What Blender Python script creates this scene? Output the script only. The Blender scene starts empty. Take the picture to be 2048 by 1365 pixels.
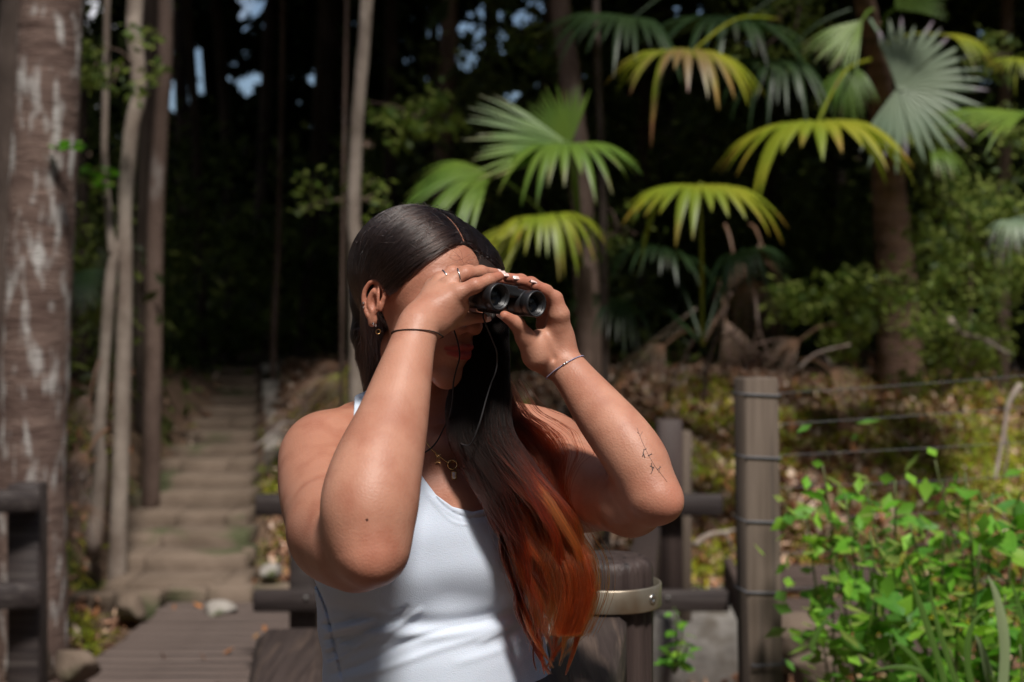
import bpy, math, random
import numpy as np
from mathutils import Vector, Matrix
sc = bpy.context.scene
R = math.radians
F_PX = 2844.4          # focal length in photo pixels (50 mm on 36 mm, 2048 px wide)
EYE = 1.60             # camera height
HZ = 640.0             # photo row of the horizon
def P(px, py, d):      # photo pixel at a real distance -> point in the place
    return np.array([(px-1024.0)*d/F_PX, d, EYE-(py-HZ)*d/F_PX])
# ------------------------------------------------------------------ camera
cam = bpy.data.cameras.new('camera'); co = bpy.data.objects.new('camera', cam); sc.collection.objects.link(co)
cam.lens = 50; cam.sensor_width = 36; cam.clip_end = 400; cam.clip_start = 0.05
co.location = (0, 0, EYE); co.rotation_euler = (R(90), 0, 0)
cam.shift_y = -(682.5-HZ)/2048.0
cam.dof.use_dof = True; cam.dof.focus_distance = 1.86; cam.dof.aperture_fstop = 4.2; cam.dof.aperture_blades = 0
sc.camera = co
# ------------------------------------------------------------------ light
SUN_EL, SUN_AZ = R(57), R(15)      # azimuth: to the right of straight behind the camera
sdir = Vector((math.sin(SUN_AZ)*math.cos(SUN_EL), -math.cos(SUN_AZ)*math.cos(SUN_EL), math.sin(SUN_EL)))
w = bpy.data.worlds.new('World'); sc.world = w; w.use_nodes = True
nt = w.node_tree; nt.nodes.clear()
sky = nt.nodes.new('ShaderNodeTexSky'); sky.sky_type = 'NISHITA'; sky.sun_disc = False
sky.sun_elevation = SUN_EL; sky.sun_rotation = math.atan2(sdir.x, sdir.y)
bg = nt.nodes.new('ShaderNodeBackground'); bg.inputs['Strength'].default_value = 0.085
wo = nt.nodes.new('ShaderNodeOutputWorld')
# scattered white cloud over the whole dome
tc = nt.nodes.new('ShaderNodeTexCoord'); cn = nt.nodes.new('ShaderNodeTexNoise')
cn.inputs['Scale'].default_value = 2.6; cn.inputs['Detail'].default_value = 6
cr = nt.nodes.new('ShaderNodeValToRGB'); cr.color_ramp.elements[0].position = .53; cr.color_ramp.elements[1].position = .60
mx = nt.nodes.new('ShaderNodeMix'); mx.data_type = 'RGBA'; mx.inputs['B'].default_value = (10, 10, 10.5, 1)
nt.links.new(tc.outputs['Generated'], cn.inputs['Vector']); nt.links.new(cn.outputs['Fac'], cr.inputs['Fac'])
nt.links.new(cr.outputs['Color'], mx.inputs['Factor']); nt.links.new(sky.outputs[0], mx.inputs['A'])
nt.links.new(mx.outputs['Result'], bg.inputs['Color']); nt.links.new(bg.outputs[0], wo.inputs['Surface'])
sl = bpy.data.lights.new('sun', 'SUN'); sl.energy = 5.0; sl.angle = R(8); sl.color = (1.0, 0.95, 0.88)
so = bpy.data.objects.new('sun', sl); sc.collection.objects.link(so)
so.rotation_euler = sdir.to_track_quat('Z', 'Y').to_euler(); so.location = sdir*30
vs = sc.view_settings; vs.view_transform = 'Standard'; vs.look = 'None'; vs.gamma = 1; vs.use_curve_mapping = False
vs.exposure = -0.05
sc.render.engine = 'CYCLES'; sc.cycles.use_denoising = True
sc.cycles.max_bounces = 6; sc.cycles.transparent_max_bounces = 6; sc.cycles.caustics_reflective = False; sc.cycles.caustics_refractive = False

# ------------------------------------------------------------------ helpers
rng = np.random.default_rng(7)
def tag(o, label=None, cat=None, group=None, kind=None):
    if label: o['label'] = label
    if cat: o['category'] = cat
    if group: o['group'] = group
    if kind: o['kind'] = kind
    return o
def link(o, parent=None):
    sc.collection.objects.link(o)
    if parent is not None: o.parent = parent
    return o
def empty(name, loc, label=None, cat=None, group=None, kind=None):
    o = bpy.data.objects.new(name, None); o.location = tuple(loc); o.empty_display_size = .1
    sc.collection.objects.link(o); return tag(o, label, cat, group, kind)
WLOC = {}
def wloc(o):
    p = np.zeros(3)
    while o is not None:
        p = p+np.array(o.location); o = o.parent
    return p
def mesh(name, V, Fs, mats=(), smooth=True, cols=None, colname='tint', mi=None):
    """V (n,3); Fs: list of int arrays (m,3) or (m,4)"""
    me = bpy.data.meshes.new(name); V = np.asarray(V, np.float32)
    if not isinstance(Fs, (list, tuple)): Fs = [Fs]
    Fs = [np.asarray(f, np.int32) for f in Fs if len(f)]
    me.vertices.add(len(V)); me.vertices.foreach_set('co', V.ravel())
    nl = sum(f.size for f in Fs); npoly = sum(len(f) for f in Fs)
    me.loops.add(nl); me.polygons.add(npoly)
    me.loops.foreach_set('vertex_index', np.concatenate([f.ravel() for f in Fs]))
    tot = np.concatenate([np.full(len(f), f.shape[1], np.int32) for f in Fs])
    me.polygons.foreach_set('loop_start', np.concatenate([[0], np.cumsum(tot)[:-1]]).astype(np.int32))
    me.polygons.foreach_set('loop_total', tot)
    if smooth: me.polygons.foreach_set('use_smooth', np.ones(npoly, bool))
    if mi is not None: me.polygons.foreach_set('material_index', np.asarray(mi, np.int32))
    for m in (mats if isinstance(mats, (list, tuple)) else [mats]): me.materials.append(m)
    if cols is not None:
        ca = me.color_attributes.new(colname, 'FLOAT_COLOR', 'POINT')
        c = np.ones((len(V), 4), np.float32); c[:, :cols.shape[1]] = cols
        ca.data.foreach_set('color', c.ravel())
    me.update(calc_edges=True); return me
def obj(name, V, Fs, m, parent=None, smooth=True, cols=None, loc=None, mi=None):
    """world-space vertices -> ONE mesh object under parent (or standing at loc)"""
    base = wloc(parent) if parent is not None else np.zeros(3)
    org = base if loc is None else np.asarray(loc, float)
    me = mesh(name, np.asarray(V)-org, Fs, m, smooth, cols, mi=mi)
    o = bpy.data.objects.new(name, me); o.location = tuple(org-base)
    return link(o, parent)
class MB:               # gathers shapes for one mesh
    def __init__(s): s.V = []; s.Q = []; s.T = []; s.n = 0
    def add(s, V, Q=None, T=None):
        V = np.asarray(V, float)
        if Q is not None and len(Q): s.Q.append(np.asarray(Q)+s.n)
        if T is not None and len(T): s.T.append(np.asarray(T)+s.n)
        s.V.append(V); s.n += len(V); return s
    def build(s, name, m, parent=None, smooth=True, loc=None, cols=None):
        Fs = []
        if s.Q: Fs.append(np.concatenate(s.Q))
        if s.T: Fs.append(np.concatenate(s.T))
        return obj(name, np.concatenate(s.V), Fs, m, parent, smooth, cols=cols, loc=loc)
def norm(v): v = np.asarray(v, float); return v/max(1e-9, np.linalg.norm(v))
def box(lo, hi, bev=.004, M=None, c=None):
    """bevelled box; optional 3x3 M about centre c"""
    lo = np.array(lo, float); hi = np.array(hi, float); cc = (lo+hi)/2; h = (hi-lo)/2; b = min(bev, h.min()*.45)
    V = []; idx = {}
    for sx in (-1, 1):
        for sy in (-1, 1):
            for sz in (-1, 1):
                for ax in range(3):
                    p = np.array([sx*(h[0]-b), sy*(h[1]-b), sz*(h[2]-b)]); p[ax] = (sx, sy, sz)[ax]*h[ax]
                    idx[(sx, sy, sz, ax)] = len(V); V.append(p)
    Q = []; T = []
    S = (-1, 1)
    for ax in range(3):
        a, b2 = [i for i in range(3) if i != ax]
        for s_ in S:
            f = []
            for (u, v) in ((-1, -1), (1, -1), (1, 1), (-1, 1)):
                k = [0, 0, 0]; k[ax] = s_; k[a] = u; k[b2] = v; f.append(idx[(k[0], k[1], k[2], ax)])
            Q.append(f)
    for ax in range(3):            # edges along ax
        a, b2 = [i for i in range(3) if i != ax]
        for u in S:
            for v in S:
                k1 = [0, 0, 0]; k1[a] = u; k1[b2] = v; k1[ax] = -1; k2 = list(k1); k2[ax] = 1
                Q.append([idx[(*k1, a)], idx[(*k2, a)], idx[(*k2, b2)], idx[(*k1, b2)]])
    for sx in S:
        for sy in S:
            for sz in S: T.append([idx[(sx, sy, sz, 0)], idx[(sx, sy, sz, 1)], idx[(sx, sy, sz, 2)]])
    V = np.array(V)
    Q = np.array(Q); T = np.array(T)
    for arr in (Q, T):            # outward winding
        n = np.cross(V[arr[:, 1]]-V[arr[:, 0]], V[arr[:, 2]]-V[arr[:, 0]])
        cen = V[arr].mean(1); flip = (n*cen).sum(1) < 0
        arr[flip] = arr[flip][:, ::-1]
    if M is not None: V = V@np.asarray(M).T
    return V+(cc if c is None else np.asarray(c)), Q, T
def frame_beam(a, b, wdt, hgt, bev=.005, up=(0, 0, 1)):
    a = np.asarray(a, float); b = np.asarray(b, float); L = np.linalg.norm(b-a); x = (b-a)/L
    y = norm(np.cross(up, x)); z = np.cross(x, y); M = np.stack([x, y, z], 1)
    return box((-L/2, -wdt/2, -hgt/2), (L/2, wdt/2, hgt/2), bev, M, (a+b)/2)
def catmull(pts, n):
    pts = np.asarray(pts, float); m = len(pts)
    t = np.linspace(0, m-1, n); i = np.clip(t.astype(int), 0, m-2); f = (t-i)[:, None]
    p0 = pts[np.clip(i-1, 0, m-1)]; p1 = pts[i]; p2 = pts[i+1]; p3 = pts[np.clip(i+2, 0, m-1)]
    return .5*((2*p1)+(-p0+p2)*f+(2*p0-5*p1+4*p2-p3)*f**2+(-p0+3*p1-3*p2+p3)*f**3)
def tube(path, rad, ns=10, cap=True, rough=0., seed=0, ring=0.):
    path = np.asarray(path, float); n = len(path); rad = np.broadcast_to(np.asarray(rad, float), (n,)).copy()
    tan = np.gradient(path, axis=0); tan /= np.linalg.norm(tan, axis=1)[:, None]+1e-12
    u = np.cross(tan[0], (0, 0, 1)) if abs(tan[0][2]) < .9 else np.cross(tan[0], (1, 0, 0)); u = norm(u)
    U = [u]
    for i in range(1, n):
        u = U[-1]-tan[i]*np.dot(U[-1], tan[i]); U.append(norm(u))
    U = np.array(U); W = np.cross(tan, U); th = np.linspace(0, 2*np.pi, ns, endpoint=False)
    rr = rad[:, None]*np.ones((1, ns))
    if rough:
        g = np.random.default_rng(seed)
        for k in range(1, 6):
            ph = g.uniform(0, 6.28, 3); rr = rr*(1+rough/k*np.sin(k*th[None]+ph[0]+np.arange(n)[:, None]*g.uniform(.05, .5))*np.sin(np.arange(n)[:, None]*g.uniform(.2, 1.1)+ph[1]))
        rr = rr*(1+rough*.35*g.standard_normal(rr.shape))
    if ring: rr = rr*(1+ring*(np.arange(n) % 3 == 0)[:, None])
    V = path[:, None]+U[:, None]*(np.cos(th)[None, :, None]*rr[..., None])+W[:, None]*(np.sin(th)[None, :, None]*rr[..., None])
    V = V.reshape(-1, 3); i = np.arange(n-1)[:, None]*ns; j = np.arange(ns)[None]; j2 = (j+1) % ns
    Q = np.stack([i+j, i+j2, i+ns+j2, i+ns+j], -1).reshape(-1, 4); T = []
    if cap:
        V = np.concatenate([V, path[:1], path[-1:]]); a = n*ns; jj = np.arange(ns); k = (jj+1) % ns
        T = np.concatenate([np.stack([np.full(ns, a), k, jj], 1), np.stack([np.full(ns, a+1), (n-1)*ns+jj, (n-1)*ns+k], 1)])
    return V, Q, T
def lathe(prof, org, axis, ns=40):
    """prof [(along, radius)]"""
    a = norm(axis); u = norm(np.cross(a, (0, 0, 1)) if abs(a[2]) < .95 else np.cross(a, (1, 0, 0))); v = np.cross(a, u)
    th = np.linspace(0, 2*np.pi, ns, endpoint=False); V = []
    for (s, r) in prof: V.append(np.asarray(org)+a*s+(np.cos(th)[:, None]*u+np.sin(th)[:, None]*v)*r)
    V = np.concatenate(V); n = len(prof); i = np.arange(n-1)[:, None]*ns; j = np.arange(ns)[None]; j2 = (j+1) % ns
    return V, np.stack([i+j, i+j2, i+ns+j2, i+ns+j], -1).reshape(-1, 4), []
# ---- materials
def mat(name, c1, c2=None, scale=8., rough=.7, bump=.0, bscale=None, c3=None, stretch=(1, 1, 1), spec=.35, trans=0., metal=0., detail=6, lo=.35, hi=.65, attr=None, sss=0., wave=None, coord='Object', c3s=None, c3r=(.56, .64)):
    m = bpy.data.materials.new(name); m.use_nodes = True; t = m.node_tree; b = t.nodes['Principled BSDF']; L = t.links.new
    b.inputs['Roughness'].default_value = rough; b.inputs['Specular IOR Level'].default_value = spec; b.inputs['Metallic'].default_value = metal
    tc = t.nodes.new('ShaderNodeTexCoord'); mp = t.nodes.new('ShaderNodeMapping'); mp.inputs['Scale'].default_value = stretch
    L(tc.outputs[coord], mp.inputs['Vector']); out = None
    def noise(s, d=detail, dist=0.):
        n = t.nodes.new('ShaderNodeTexNoise'); n.inputs['Scale'].default_value = s; n.inputs['Detail'].default_value = d; n.inputs['Distortion'].default_value = dist
        L(mp.outputs[0], n.inputs['Vector']); return n.outputs['Fac']
    def mixc(f, a, bb, blend='MIX'):
        x = t.nodes.new('ShaderNodeMix'); x.data_type = 'RGBA'; x.blend_type = blend
        for k, v in (('Factor', f), ('A', a), ('B', bb)):
            if hasattr(v, 'links') or hasattr(v, 'is_output'): L(v, x.inputs[k])
            elif k == 'Factor': x.inputs[k].default_value = v
            else: x.inputs[k].default_value = (*v, 1)
        return x.outputs['Result']
    def ramp(v, a, bb):
        r = t.nodes.new('ShaderNodeMapRange'); r.inputs['From Min'].default_value = a; r.inputs['From Max'].default_value = bb; L(v, r.inputs['Value']); return r.outputs[0]
    col = None
    if c2 is not None:
        col = mixc(ramp(noise(scale), lo, hi), c1, c2)
        if c3 is not None:
            if c3s:
                m2 = t.nodes.new('ShaderNodeMapping'); m2.inputs['Scale'].default_value = c3s; L(tc.outputs[coord], m2.inputs['Vector']); n3 = t.nodes.new('ShaderNodeTexNoise'); n3.inputs['Scale'].default_value = 1.; n3.inputs['Detail'].default_value = 7; L(m2.outputs[0], n3.inputs['Vector']); f3 = n3.outputs['Fac']
            else: f3 = noise(scale*.37, 4)
            col = mixc(ramp(f3, *c3r), col, c3)
    if attr:
        a = t.nodes.new('ShaderNodeAttribute'); a.attribute_name = attr
        col = mixc(1., col if col is not None else c1, a.outputs['Color'], 'MULTIPLY')
    if wave:       # (scale, strength, axis)
        wv = t.nodes.new('ShaderNodeTexWave'); wv.bands_direction = wave[2]; wv.inputs['Scale'].default_value = wave[0]; wv.inputs['Distortion'].default_value = 3.; wv.inputs['Detail'].default_value = 3
        L(mp.outputs[0], wv.inputs['Vector']); col = mixc(wave[1], col if col is not None else c1, wv.outputs['Color'], 'MULTIPLY')
    if col is not None: L(col, b.inputs['Base Color'])
    else: b.inputs['Base Color'].default_value = (*c1, 1)
    if bump:
        bn = t.nodes.new('ShaderNodeBump'); bn.inputs['Strength'].default_value = 1.; bn.inputs['Distance'].default_value = bump
        L(noise(bscale or scale*3, 8), bn.inputs['Height'])
        if wave:
            b2 = t.nodes.new('ShaderNodeBump'); b2.inputs['Distance'].default_value = bump; L(wv.outputs['Fac'], b2.inputs['Height']); L(bn.outputs[0], b2.inputs['Normal']); bn = b2
        L(bn.outputs[0], b.inputs['Normal'])
    if sss:
        b.inputs['Subsurface Weight'].default_value = sss; b.inputs['Subsurface Radius'].default_value = (1., .35, .18); b.inputs['Subsurface Scale'].default_value = .012
    if trans:
        tr = t.nodes.new('ShaderNodeBsdfTranslucent'); ms = t.nodes.new('ShaderNodeMixShader'); ms.inputs[0].default_value = trans
        if col is not None: L(mixc(.5, col, (c1[0]*1.6, c1[1]*1.9, c1[2]*.5)), tr.inputs['Color'])
        else: tr.inputs['Color'].default_value = (c1[0]*1.3, c1[1]*1.5, c1[2]*.7, 1)
        L(b.outputs[0], ms.inputs[1]); L(tr.outputs[0], ms.inputs[2]); L(ms.outputs[0], t.nodes['Material Output'].inputs['Surface'])
    m.cycles.use_transparent_shadow = False if hasattr(m.cycles, 'use_transparent_shadow') else None
    return m
# =================================================================== the setting
from mathutils import noise as mn
def fbm(x, y, s=1., seed=0.):
    v = np.zeros(np.shape(x))
    for k, (fx, fy, a) in enumerate(((.9, .7, .5), (1.9, -1.3, .27), (-3.1, 3.7, .16), (6.3, 5.1, .09), (-11., 9., .05))):
        v = v+a*np.sin(x*fx*s+seed*1.7+k*2.1+1.3*np.sin(y*fy*s*.7+k))*np.cos(y*fy*s+seed+k*1.3+np.sin(x*fx*s*.6))
    return v
def sstep(a, b, x): t = np.clip((x-a)/(b-a), 0, 1); return t*t*(3-2*t)
def stair_cx(y): return np.interp(y, [8.1, 14.6], [-1.93, -3.12])
def gh(x, y):
    """height of the ground"""
    x = np.asarray(x, float); y = np.asarray(y, float)
    left = np.interp(y, [0, 7.6, 8.2, 14.4, 17, 24, 45], [-.12, -.10, .02, 1.10, 1.05, 1.9, 7.5])
    right = np.interp(y, [0, 6.0, 7.2, 8.4, 9.2, 10.6, 14, 24, 45], [-.75, -.62, -.35, .08, .50, 1.10, 1.30, 2.1, 7.5])
    w_ = sstep(-.9, .5, x); h = left*(1-w_)+right*w_
    bankl = .42*sstep(-2.45, -3.1, x)*sstep(4.5, 6.5, y)*sstep(15, 12, y)       # rising ground left of the steps
    bankr = .20*sstep(-1.45, -.8, x+ (y-8)*.19)*sstep(8.2, 9.2, y)*sstep(16, 12, y)*(1-w_)
    h = h+bankl+bankr
    cx = stair_cx(y); on = sstep(.75, .5, np.abs(x-cx))*sstep(7.9, 8.2, y)*sstep(15.5, 14.6, y)
    rough = .05*fbm(x, y, 2.2)+.02*fbm(x, y, 7., 3)
    h = h+rough*(1-on)*sstep(7.2, 8.0, y+.8*(x > .9)); h = h-on*.07
    deck = sstep(-2.35, -2.1, x)*sstep(.95, .70, x)*sstep(8.2, 7.9, y); h = h*(1-deck)+(-.45)*deck
    return h
soil = mat('forest_soil', (.075, .046, .030), (.15, .095, .062), scale=5, rough=.95, bump=.02, bscale=14, c3=(.08, .09, .02))
xs = np.concatenate([np.linspace(-60, -5, 28)[:-1], np.linspace(-5, 5, 190)[:-1], np.linspace(5, 60, 28)]); ys = np.concatenate([np.linspace(-40, 0, 16)[:-1], np.linspace(0, 5, 20)[:-1], np.linspace(5, 16, 190)[:-1], np.linspace(16, 90, 40)])
GX, GY = np.meshgrid(xs, ys, indexing='ij'); nx_, ny_ = GX.shape
i_ = np.arange(nx_-1)[:, None]*ny_+np.arange(ny_-1)[None]
gq = np.stack([i_, i_+ny_, i_+ny_+1, i_+1], -1).reshape(-1, 4)
tag(obj('ground', np.stack([GX, GY, gh(GX, GY)], -1).reshape(-1, 3), gq, soil), 'brown forest floor rising behind the boardwalk', kind='structure')
# ---- boardwalk
deckwood = mat('deck_timber', (.085, .060, .052), (.15, .115, .10), scale=3, rough=.75, bump=.003, bscale=9, stretch=(1, 12, 12), c3=(.05, .038, .035))
bw = MB()
for x in (-1.9, -.9, .1, .55): bw.add(*box((x-.05, .2, -.22), (x+.05, 8.1, -.035), .005))
bwo = tag(bw.build('boardwalk', deckwood), 'weathered timber boardwalk of cross planks leading to the stone steps', kind='structure')
gr_ = np.random.default_rng(3); pl_me = []
for k in range(3):
    V, Q, T_ = box((-1.30, -.066, -.03), (1.30, .066, 0), .006); V = V.copy(); V[:, 2] += .0
    pl_me.append(mesh('plank', V, [Q, T_], deckwood))
y = .45; k = 0
while y < 8.02:
    o = bpy.data.objects.new('plank', pl_me[k % 3]); o.location = (-.66+gr_.uniform(-.015, .015), y, gr_.uniform(-.003, .002)); o.rotation_euler = (gr_.uniform(-.006, .006), gr_.uniform(-.002, .002), gr_.uniform(-.003, .003)); link(o, bwo); y += .140; k += 1
# ---- stone steps
stone = mat('path_stone', (.115, .083, .060), (.175, .130, .098), scale=3.5, rough=.9, bump=.012, bscale=16, c3=(.07, .075, .035))
palestone = mat('pale_rock', (.24, .215, .19), (.36, .33, .30), scale=9, rough=.9, bump=.01, bscale=30, c3=(.08, .09, .04))
st_o = empty('stone_steps', (stair_cx(8.2), 8.2, 0), 'path of shallow steps', kind='structure')
def slab(lo, hi, seed, sub=3, jit=.003):
    V, Q, T_ = box(lo, hi, .012); g_ = np.random.default_rng(seed); V = V+g_.normal(0, jit*.5, V.shape)*np.array([1, 1, .35]); return V, Q, T_
NS = 15
for i in range(NS):
    y0 = 8.15+i*.425; z = .02+.0735*(i+1); cx = float(stair_cx(y0)); wl = wr = float(np.interp(y0, [8.1, 14.6], [.40, .50]))
    ncut = 2 if i % 3 else 3; cuts = np.sort(np.concatenate([[-wl, wr], [-.17+.25*((i*37) % 7)/7-.1]+([.27] if ncut == 3 else [])]))
    for j in range(len(cuts)-1):
        V, Q, T_ = slab((cx+cuts[j]+.003, y0, z-.16), (cx+cuts[j+1]-.003, y0+.50, z+gr_.uniform(-.006, .006)), i*10+j); obj('stone', V, [Q, T_], stone, st_o, smooth=False)
for i in range(9):          # pale kerb stones up the right side
    y0 = 10.8+i*.40; cx = float(stair_cx(y0))+.62; V, Q, T_ = slab((cx-.07, y0, gh(cx-.5, y0)-.1), (cx+.08, y0+.37, .02+.0735*((y0-8.15)/.425+1)+.06), 500+i, jit=.03); obj('kerb_stone', V, [Q, T_], palestone, st_o, smooth=False)
for i in range(8):          # low curved stone kerb where the steps meet the boardwalk
    x0 = -2.5+i*.26; yy = 8.06+.05*math.sin(i*.6); V, Q, T_ = slab((x0, yy-.06, -.1), (x0+.24, yy+.08, .05+.012*i), 700+i, jit=.015); obj('kerb_stone', V, [Q, T_], stone, st_o, smooth=False)
# concrete path on the right with a ribbed timber step
conc = mat('worn_concrete', (.12, .108, .098), (.20, .185, .17), scale=9, rough=.92, bump=.006, bscale=60, c3=(.10, .085, .07))
V, Q, T_ = slab((.72, 7.35, -.4), (1.33, 8.9, .055), 81, jit=.01); tag(obj('concrete_path', V, [Q, T_], conc, smooth=False), 'worn grey concrete slab path beyond the rail fence', kind='structure')
V, Q, T_ = slab((.88, 5.9, -1.), (1.30, 6.9, -.46), 82, jit=.012); tag(obj('concrete_footing', V, [Q, T_], conc, smooth=False), 'concrete footing', kind='structure')
ribwood = mat('ribbed_timber', (.055, .036, .030), (.09, .062, .050), scale=4, rough=.8, bump=.003, bscale=20, stretch=(1, 8, 8))
ts = empty('ribbed_steps', (1.3, 5.9, .2), 'dark ribbed timber treads between the wire post and the green shrub', 'steps')
for i, (y0, z0) in enumerate(((5.30, .33), (5.72, .40), (6.14, .47))):
    tb = MB(); tb.add(*box((1.02, y0, z0-.05), (1.62, y0+.40, z0), .006))
    for q in range(9): tb.add(*box((1.03, y0+.02+q*.042, z0+.001), (1.61, y0+.044+q*.042, z0+.008), .002))
    tb.build('tread', ribwood, ts, smooth=False)
for x in (1.0, 1.64): obj('stringer', *(lambda b: (b[0], [b[1], b[2]]))(frame_beam((x, 5.25, .24), (x, 6.6, .42), .04, .16)), ribwood, ts, smooth=False)
# ---- rocks
def rock(c, r, seed, m=palestone, flat=.6):
    g_ = np.random.default_rng(seed); n1, n2 = 14, 9; V = []
    for j in range(n2):
        ph = math.pi*(j+.001)/(n2-1+.002)
        for i in range(n1): V.append([math.sin(ph)*math.cos(2*math.pi*i/n1), math.sin(ph)*math.sin(2*math.pi*i/n1), math.cos(ph)*flat])
    V = np.array(V)
    for k in range(12):        # chipped facets
        n_ = norm(g_.normal(0, 1, 3)); dcut = g_.uniform(.55, .85); s_ = V@n_; V = V-n_*(np.maximum(s_-dcut*.8, 0))[:, None]
    V = V*np.array([1, g_.uniform(.7, 1), 1])*r; i = np.arange(n2-1)[:, None]*n1; j = np.arange(n1)[None]; Q = np.stack([i+j, i+n1+j, i+n1+(j+1) % n1, i+(j+1) % n1], -1).reshape(-1, 4)
    return V+np.asarray(c), Q
for (px, py, d, r, lab, m) in ((541, 1148, 8.1, .10, 'upright pale rock beside the steps near the rail fence', palestone), (495, 1110, 8.8, .08, 'small grey rock right of the steps', stone), (437, 1225, 7.75, .11, 'pale block of rock at the left foot of the steps', palestone), (405, 1180, 8.3, .10, 'brownish rock above the pale block at the foot of the steps', stone), (262, 1215, 7.7, .12, 'low rock in shade near the foot of the twin-stem tree', stone),
        (1600, 1290, 5.2, .20, 'large earthy rock just right of the wire post foot', stone), (1640, 1345, 4.9, .16, 'grey rock under the ribbed steps', stone), (60, 1330, 6.0, .16, 'mossy rock by the left fence post', stone), (150, 1330, 6.15, .13, 'flat rock at the left edge of the boardwalk', stone), (690, 760, 12.5, .13, 'rock above the path among dead fronds', stone), (330, 745, 14.3, .14, 'dark rock at the top left end of the steps', stone)):
    p = P(px, py, d); V, Q = rock(p, r, int(px)); tag(obj('rock', V, Q, m, loc=p, smooth=False), lab, 'rock')
# ---- bark and trunks
bark_ring = mat('ringed_bark', (.085, .052, .042), (.16, .108, .088), scale=3.0, rough=.9, bump=.014, bscale=12, stretch=(1.5, 1.5, 7), c3=(.42, .40, .38), detail=9, c3s=(17, 17, 5), c3r=(.52, .68))
bark_pale = mat('pale_bark', (.17, .13, .105), (.34, .285, .24), scale=6, rough=.9, bump=.006, bscale=24, stretch=(1, 1, .6), c3=(.14, .11, .085))
bark_brown = mat('brown_bark', (.09, .058, .045), (.16, .11, .09), scale=5, rough=.9, bump=.01, bscale=20, stretch=(1, 1, .5), c3=(.34, .31, .29))
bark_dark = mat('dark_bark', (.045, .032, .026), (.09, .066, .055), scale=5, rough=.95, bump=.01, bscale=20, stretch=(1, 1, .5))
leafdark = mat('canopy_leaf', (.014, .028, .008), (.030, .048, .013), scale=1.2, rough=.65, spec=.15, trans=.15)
leafmid = mat('understorey_leaf', (.055, .10, .020), (.10, .15, .030), scale=2.5, rough=.42, spec=.4, trans=.3)
def leaves(C_, size, seed=0, up=.4, asp=.45, fold=.18):
    """many leaf-shaped faces at C_ (n,3) -> V, T (4 faces each)"""
    g_ = np.random.default_rng(seed); n = len(C_); ax = g_.normal(0, 1, (n, 3)); ax[:, 2] -= .25; ax /= np.linalg.norm(ax, axis=1)[:, None]
    nr = g_.normal(0, 1, (n, 3)); nr[:, 2] += up*2; nr -= ax*(nr*ax).sum(1)[:, None]; nr /= np.linalg.norm(nr, axis=1)[:, None]; sd = np.cross(ax, nr)
    s_ = (np.asarray(size)*g_.uniform(.6, 1.3, n))[:, None] if np.ndim(size) == 0 else np.asarray(size)[:, None]
    v = np.stack([C_-ax*s_*.5, C_+sd*s_*asp*.5-nr*s_*0, C_+ax*s_*.55-nr*s_*.1, C_-sd*s_*asp*.5, C_-nr*s_*fold*asp-ax*s_*.05], 1).reshape(-1, 3)
    b = np.arange(n)[:, None]*5; T_ = np.concatenate([b+np.array([[0, 1, 4]]), b+np.array([[1, 2, 4]]), b+np.array([[2, 3, 4]]), b+np.array([[3, 0, 4]])]); return v, T_
def clumps(centre, rad, n, ncl, seed, squash=.6):
    g_ = np.random.default_rng(seed); c = g_.normal(0, 1, (ncl, 3)); c /= np.linalg.norm(c, axis=1)[:, None]; c *= g_.uniform(.15, 1, (ncl, 1))**.45
    i = g_.integers(0, ncl, n); p = c[i]+g_.normal(0, .17, (n, 3)); return np.asarray(centre)+p*np.array([1, 1, squash])*rad
def tree(label, path, radii, bark, crown=None, group=None, ns=16, rough=.05, seed=0, n=40, crown_m=None, name='tree', stems=(), ring=0, leafsz=.19):
    path = catmull(path, n); rad = np.interp(np.linspace(0, 1, n), np.linspace(0, 1, len(radii)), radii); b = path[0]
    t_ = empty(name, b, label, 'tree', group); mb = MB(); mb.add(*tube(path, rad, ns, True, rough, seed, ring))
    for (sp, sr) in stems: pp = catmull(sp, 26); mb.add(*tube(pp, np.interp(np.linspace(0, 1, 26), np.linspace(0, 1, len(sr)), sr), 12, True, rough, seed+5))
    tip = path[-1]; g_ = np.random.default_rng(seed+9)
    if crown:
        for k in range(6):
            e = tip+np.array([g_.normal(0, 1), g_.normal(0, 1), g_.uniform(.1, 1)])*crown[0]*.5; s0 = path[-1-int(g_.integers(1, 6))]; mb.add(*tube(catmull([s0, (s0+e)/2+g_.normal(0, .1, 3), e], 8), np.linspace(rad[-1]*.6, .012, 8), 7))
    mb.build('trunk', bark, t_)
    if crown:
        V, T_ = leaves(clumps(tip+np.array([0, 0, crown[0]*.15]), crown[0], crown[1], 26, seed), leafsz, seed); obj('crown', V, T_, crown_m or leafdark, t_, smooth=False)
    return t_
def tp(pts, d): return [P(a, b, d) for a, b in pts]
def grow(pts, d, top=8.2):      # pixel path bottom to top, continued above the frame to the crown
    q = tp(pts, d); q[0] = np.array([q[0][0], d, float(gh(q[0][0], d))-.1]); v = (q[-1]-q[-2]); v = v/max(.01, abs(v[2])); last = q[-1]
    while last[2] < top-1.5: last = last+np.array([v[0]*.6, .12*math.sin(last[2]), 1.])*1.6; q.append(last.copy())
    return q
tree('massive pinkish grey tree trunk with white lichen streaks at the left edge of the boardwalk', grow([(66, 1240), (62, 1000), (72, 700), (84, 420), (98, 120), (104, -40)], 6.6, 11), [.168, .155, .150, .140, .145, .14, .13], bark_ring, (1.8, 900), seed=1, ns=40, n=150, rough=.02)
tree('dark trunk standing behind the massive lichen-streaked trunk', grow([(30, 1200), (32, 700), (45, 200), (50, -20)], 7.6, 11), [.16, .13, .12], bark_dark, (1.8, 900), seed=2, ns=20)
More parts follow.
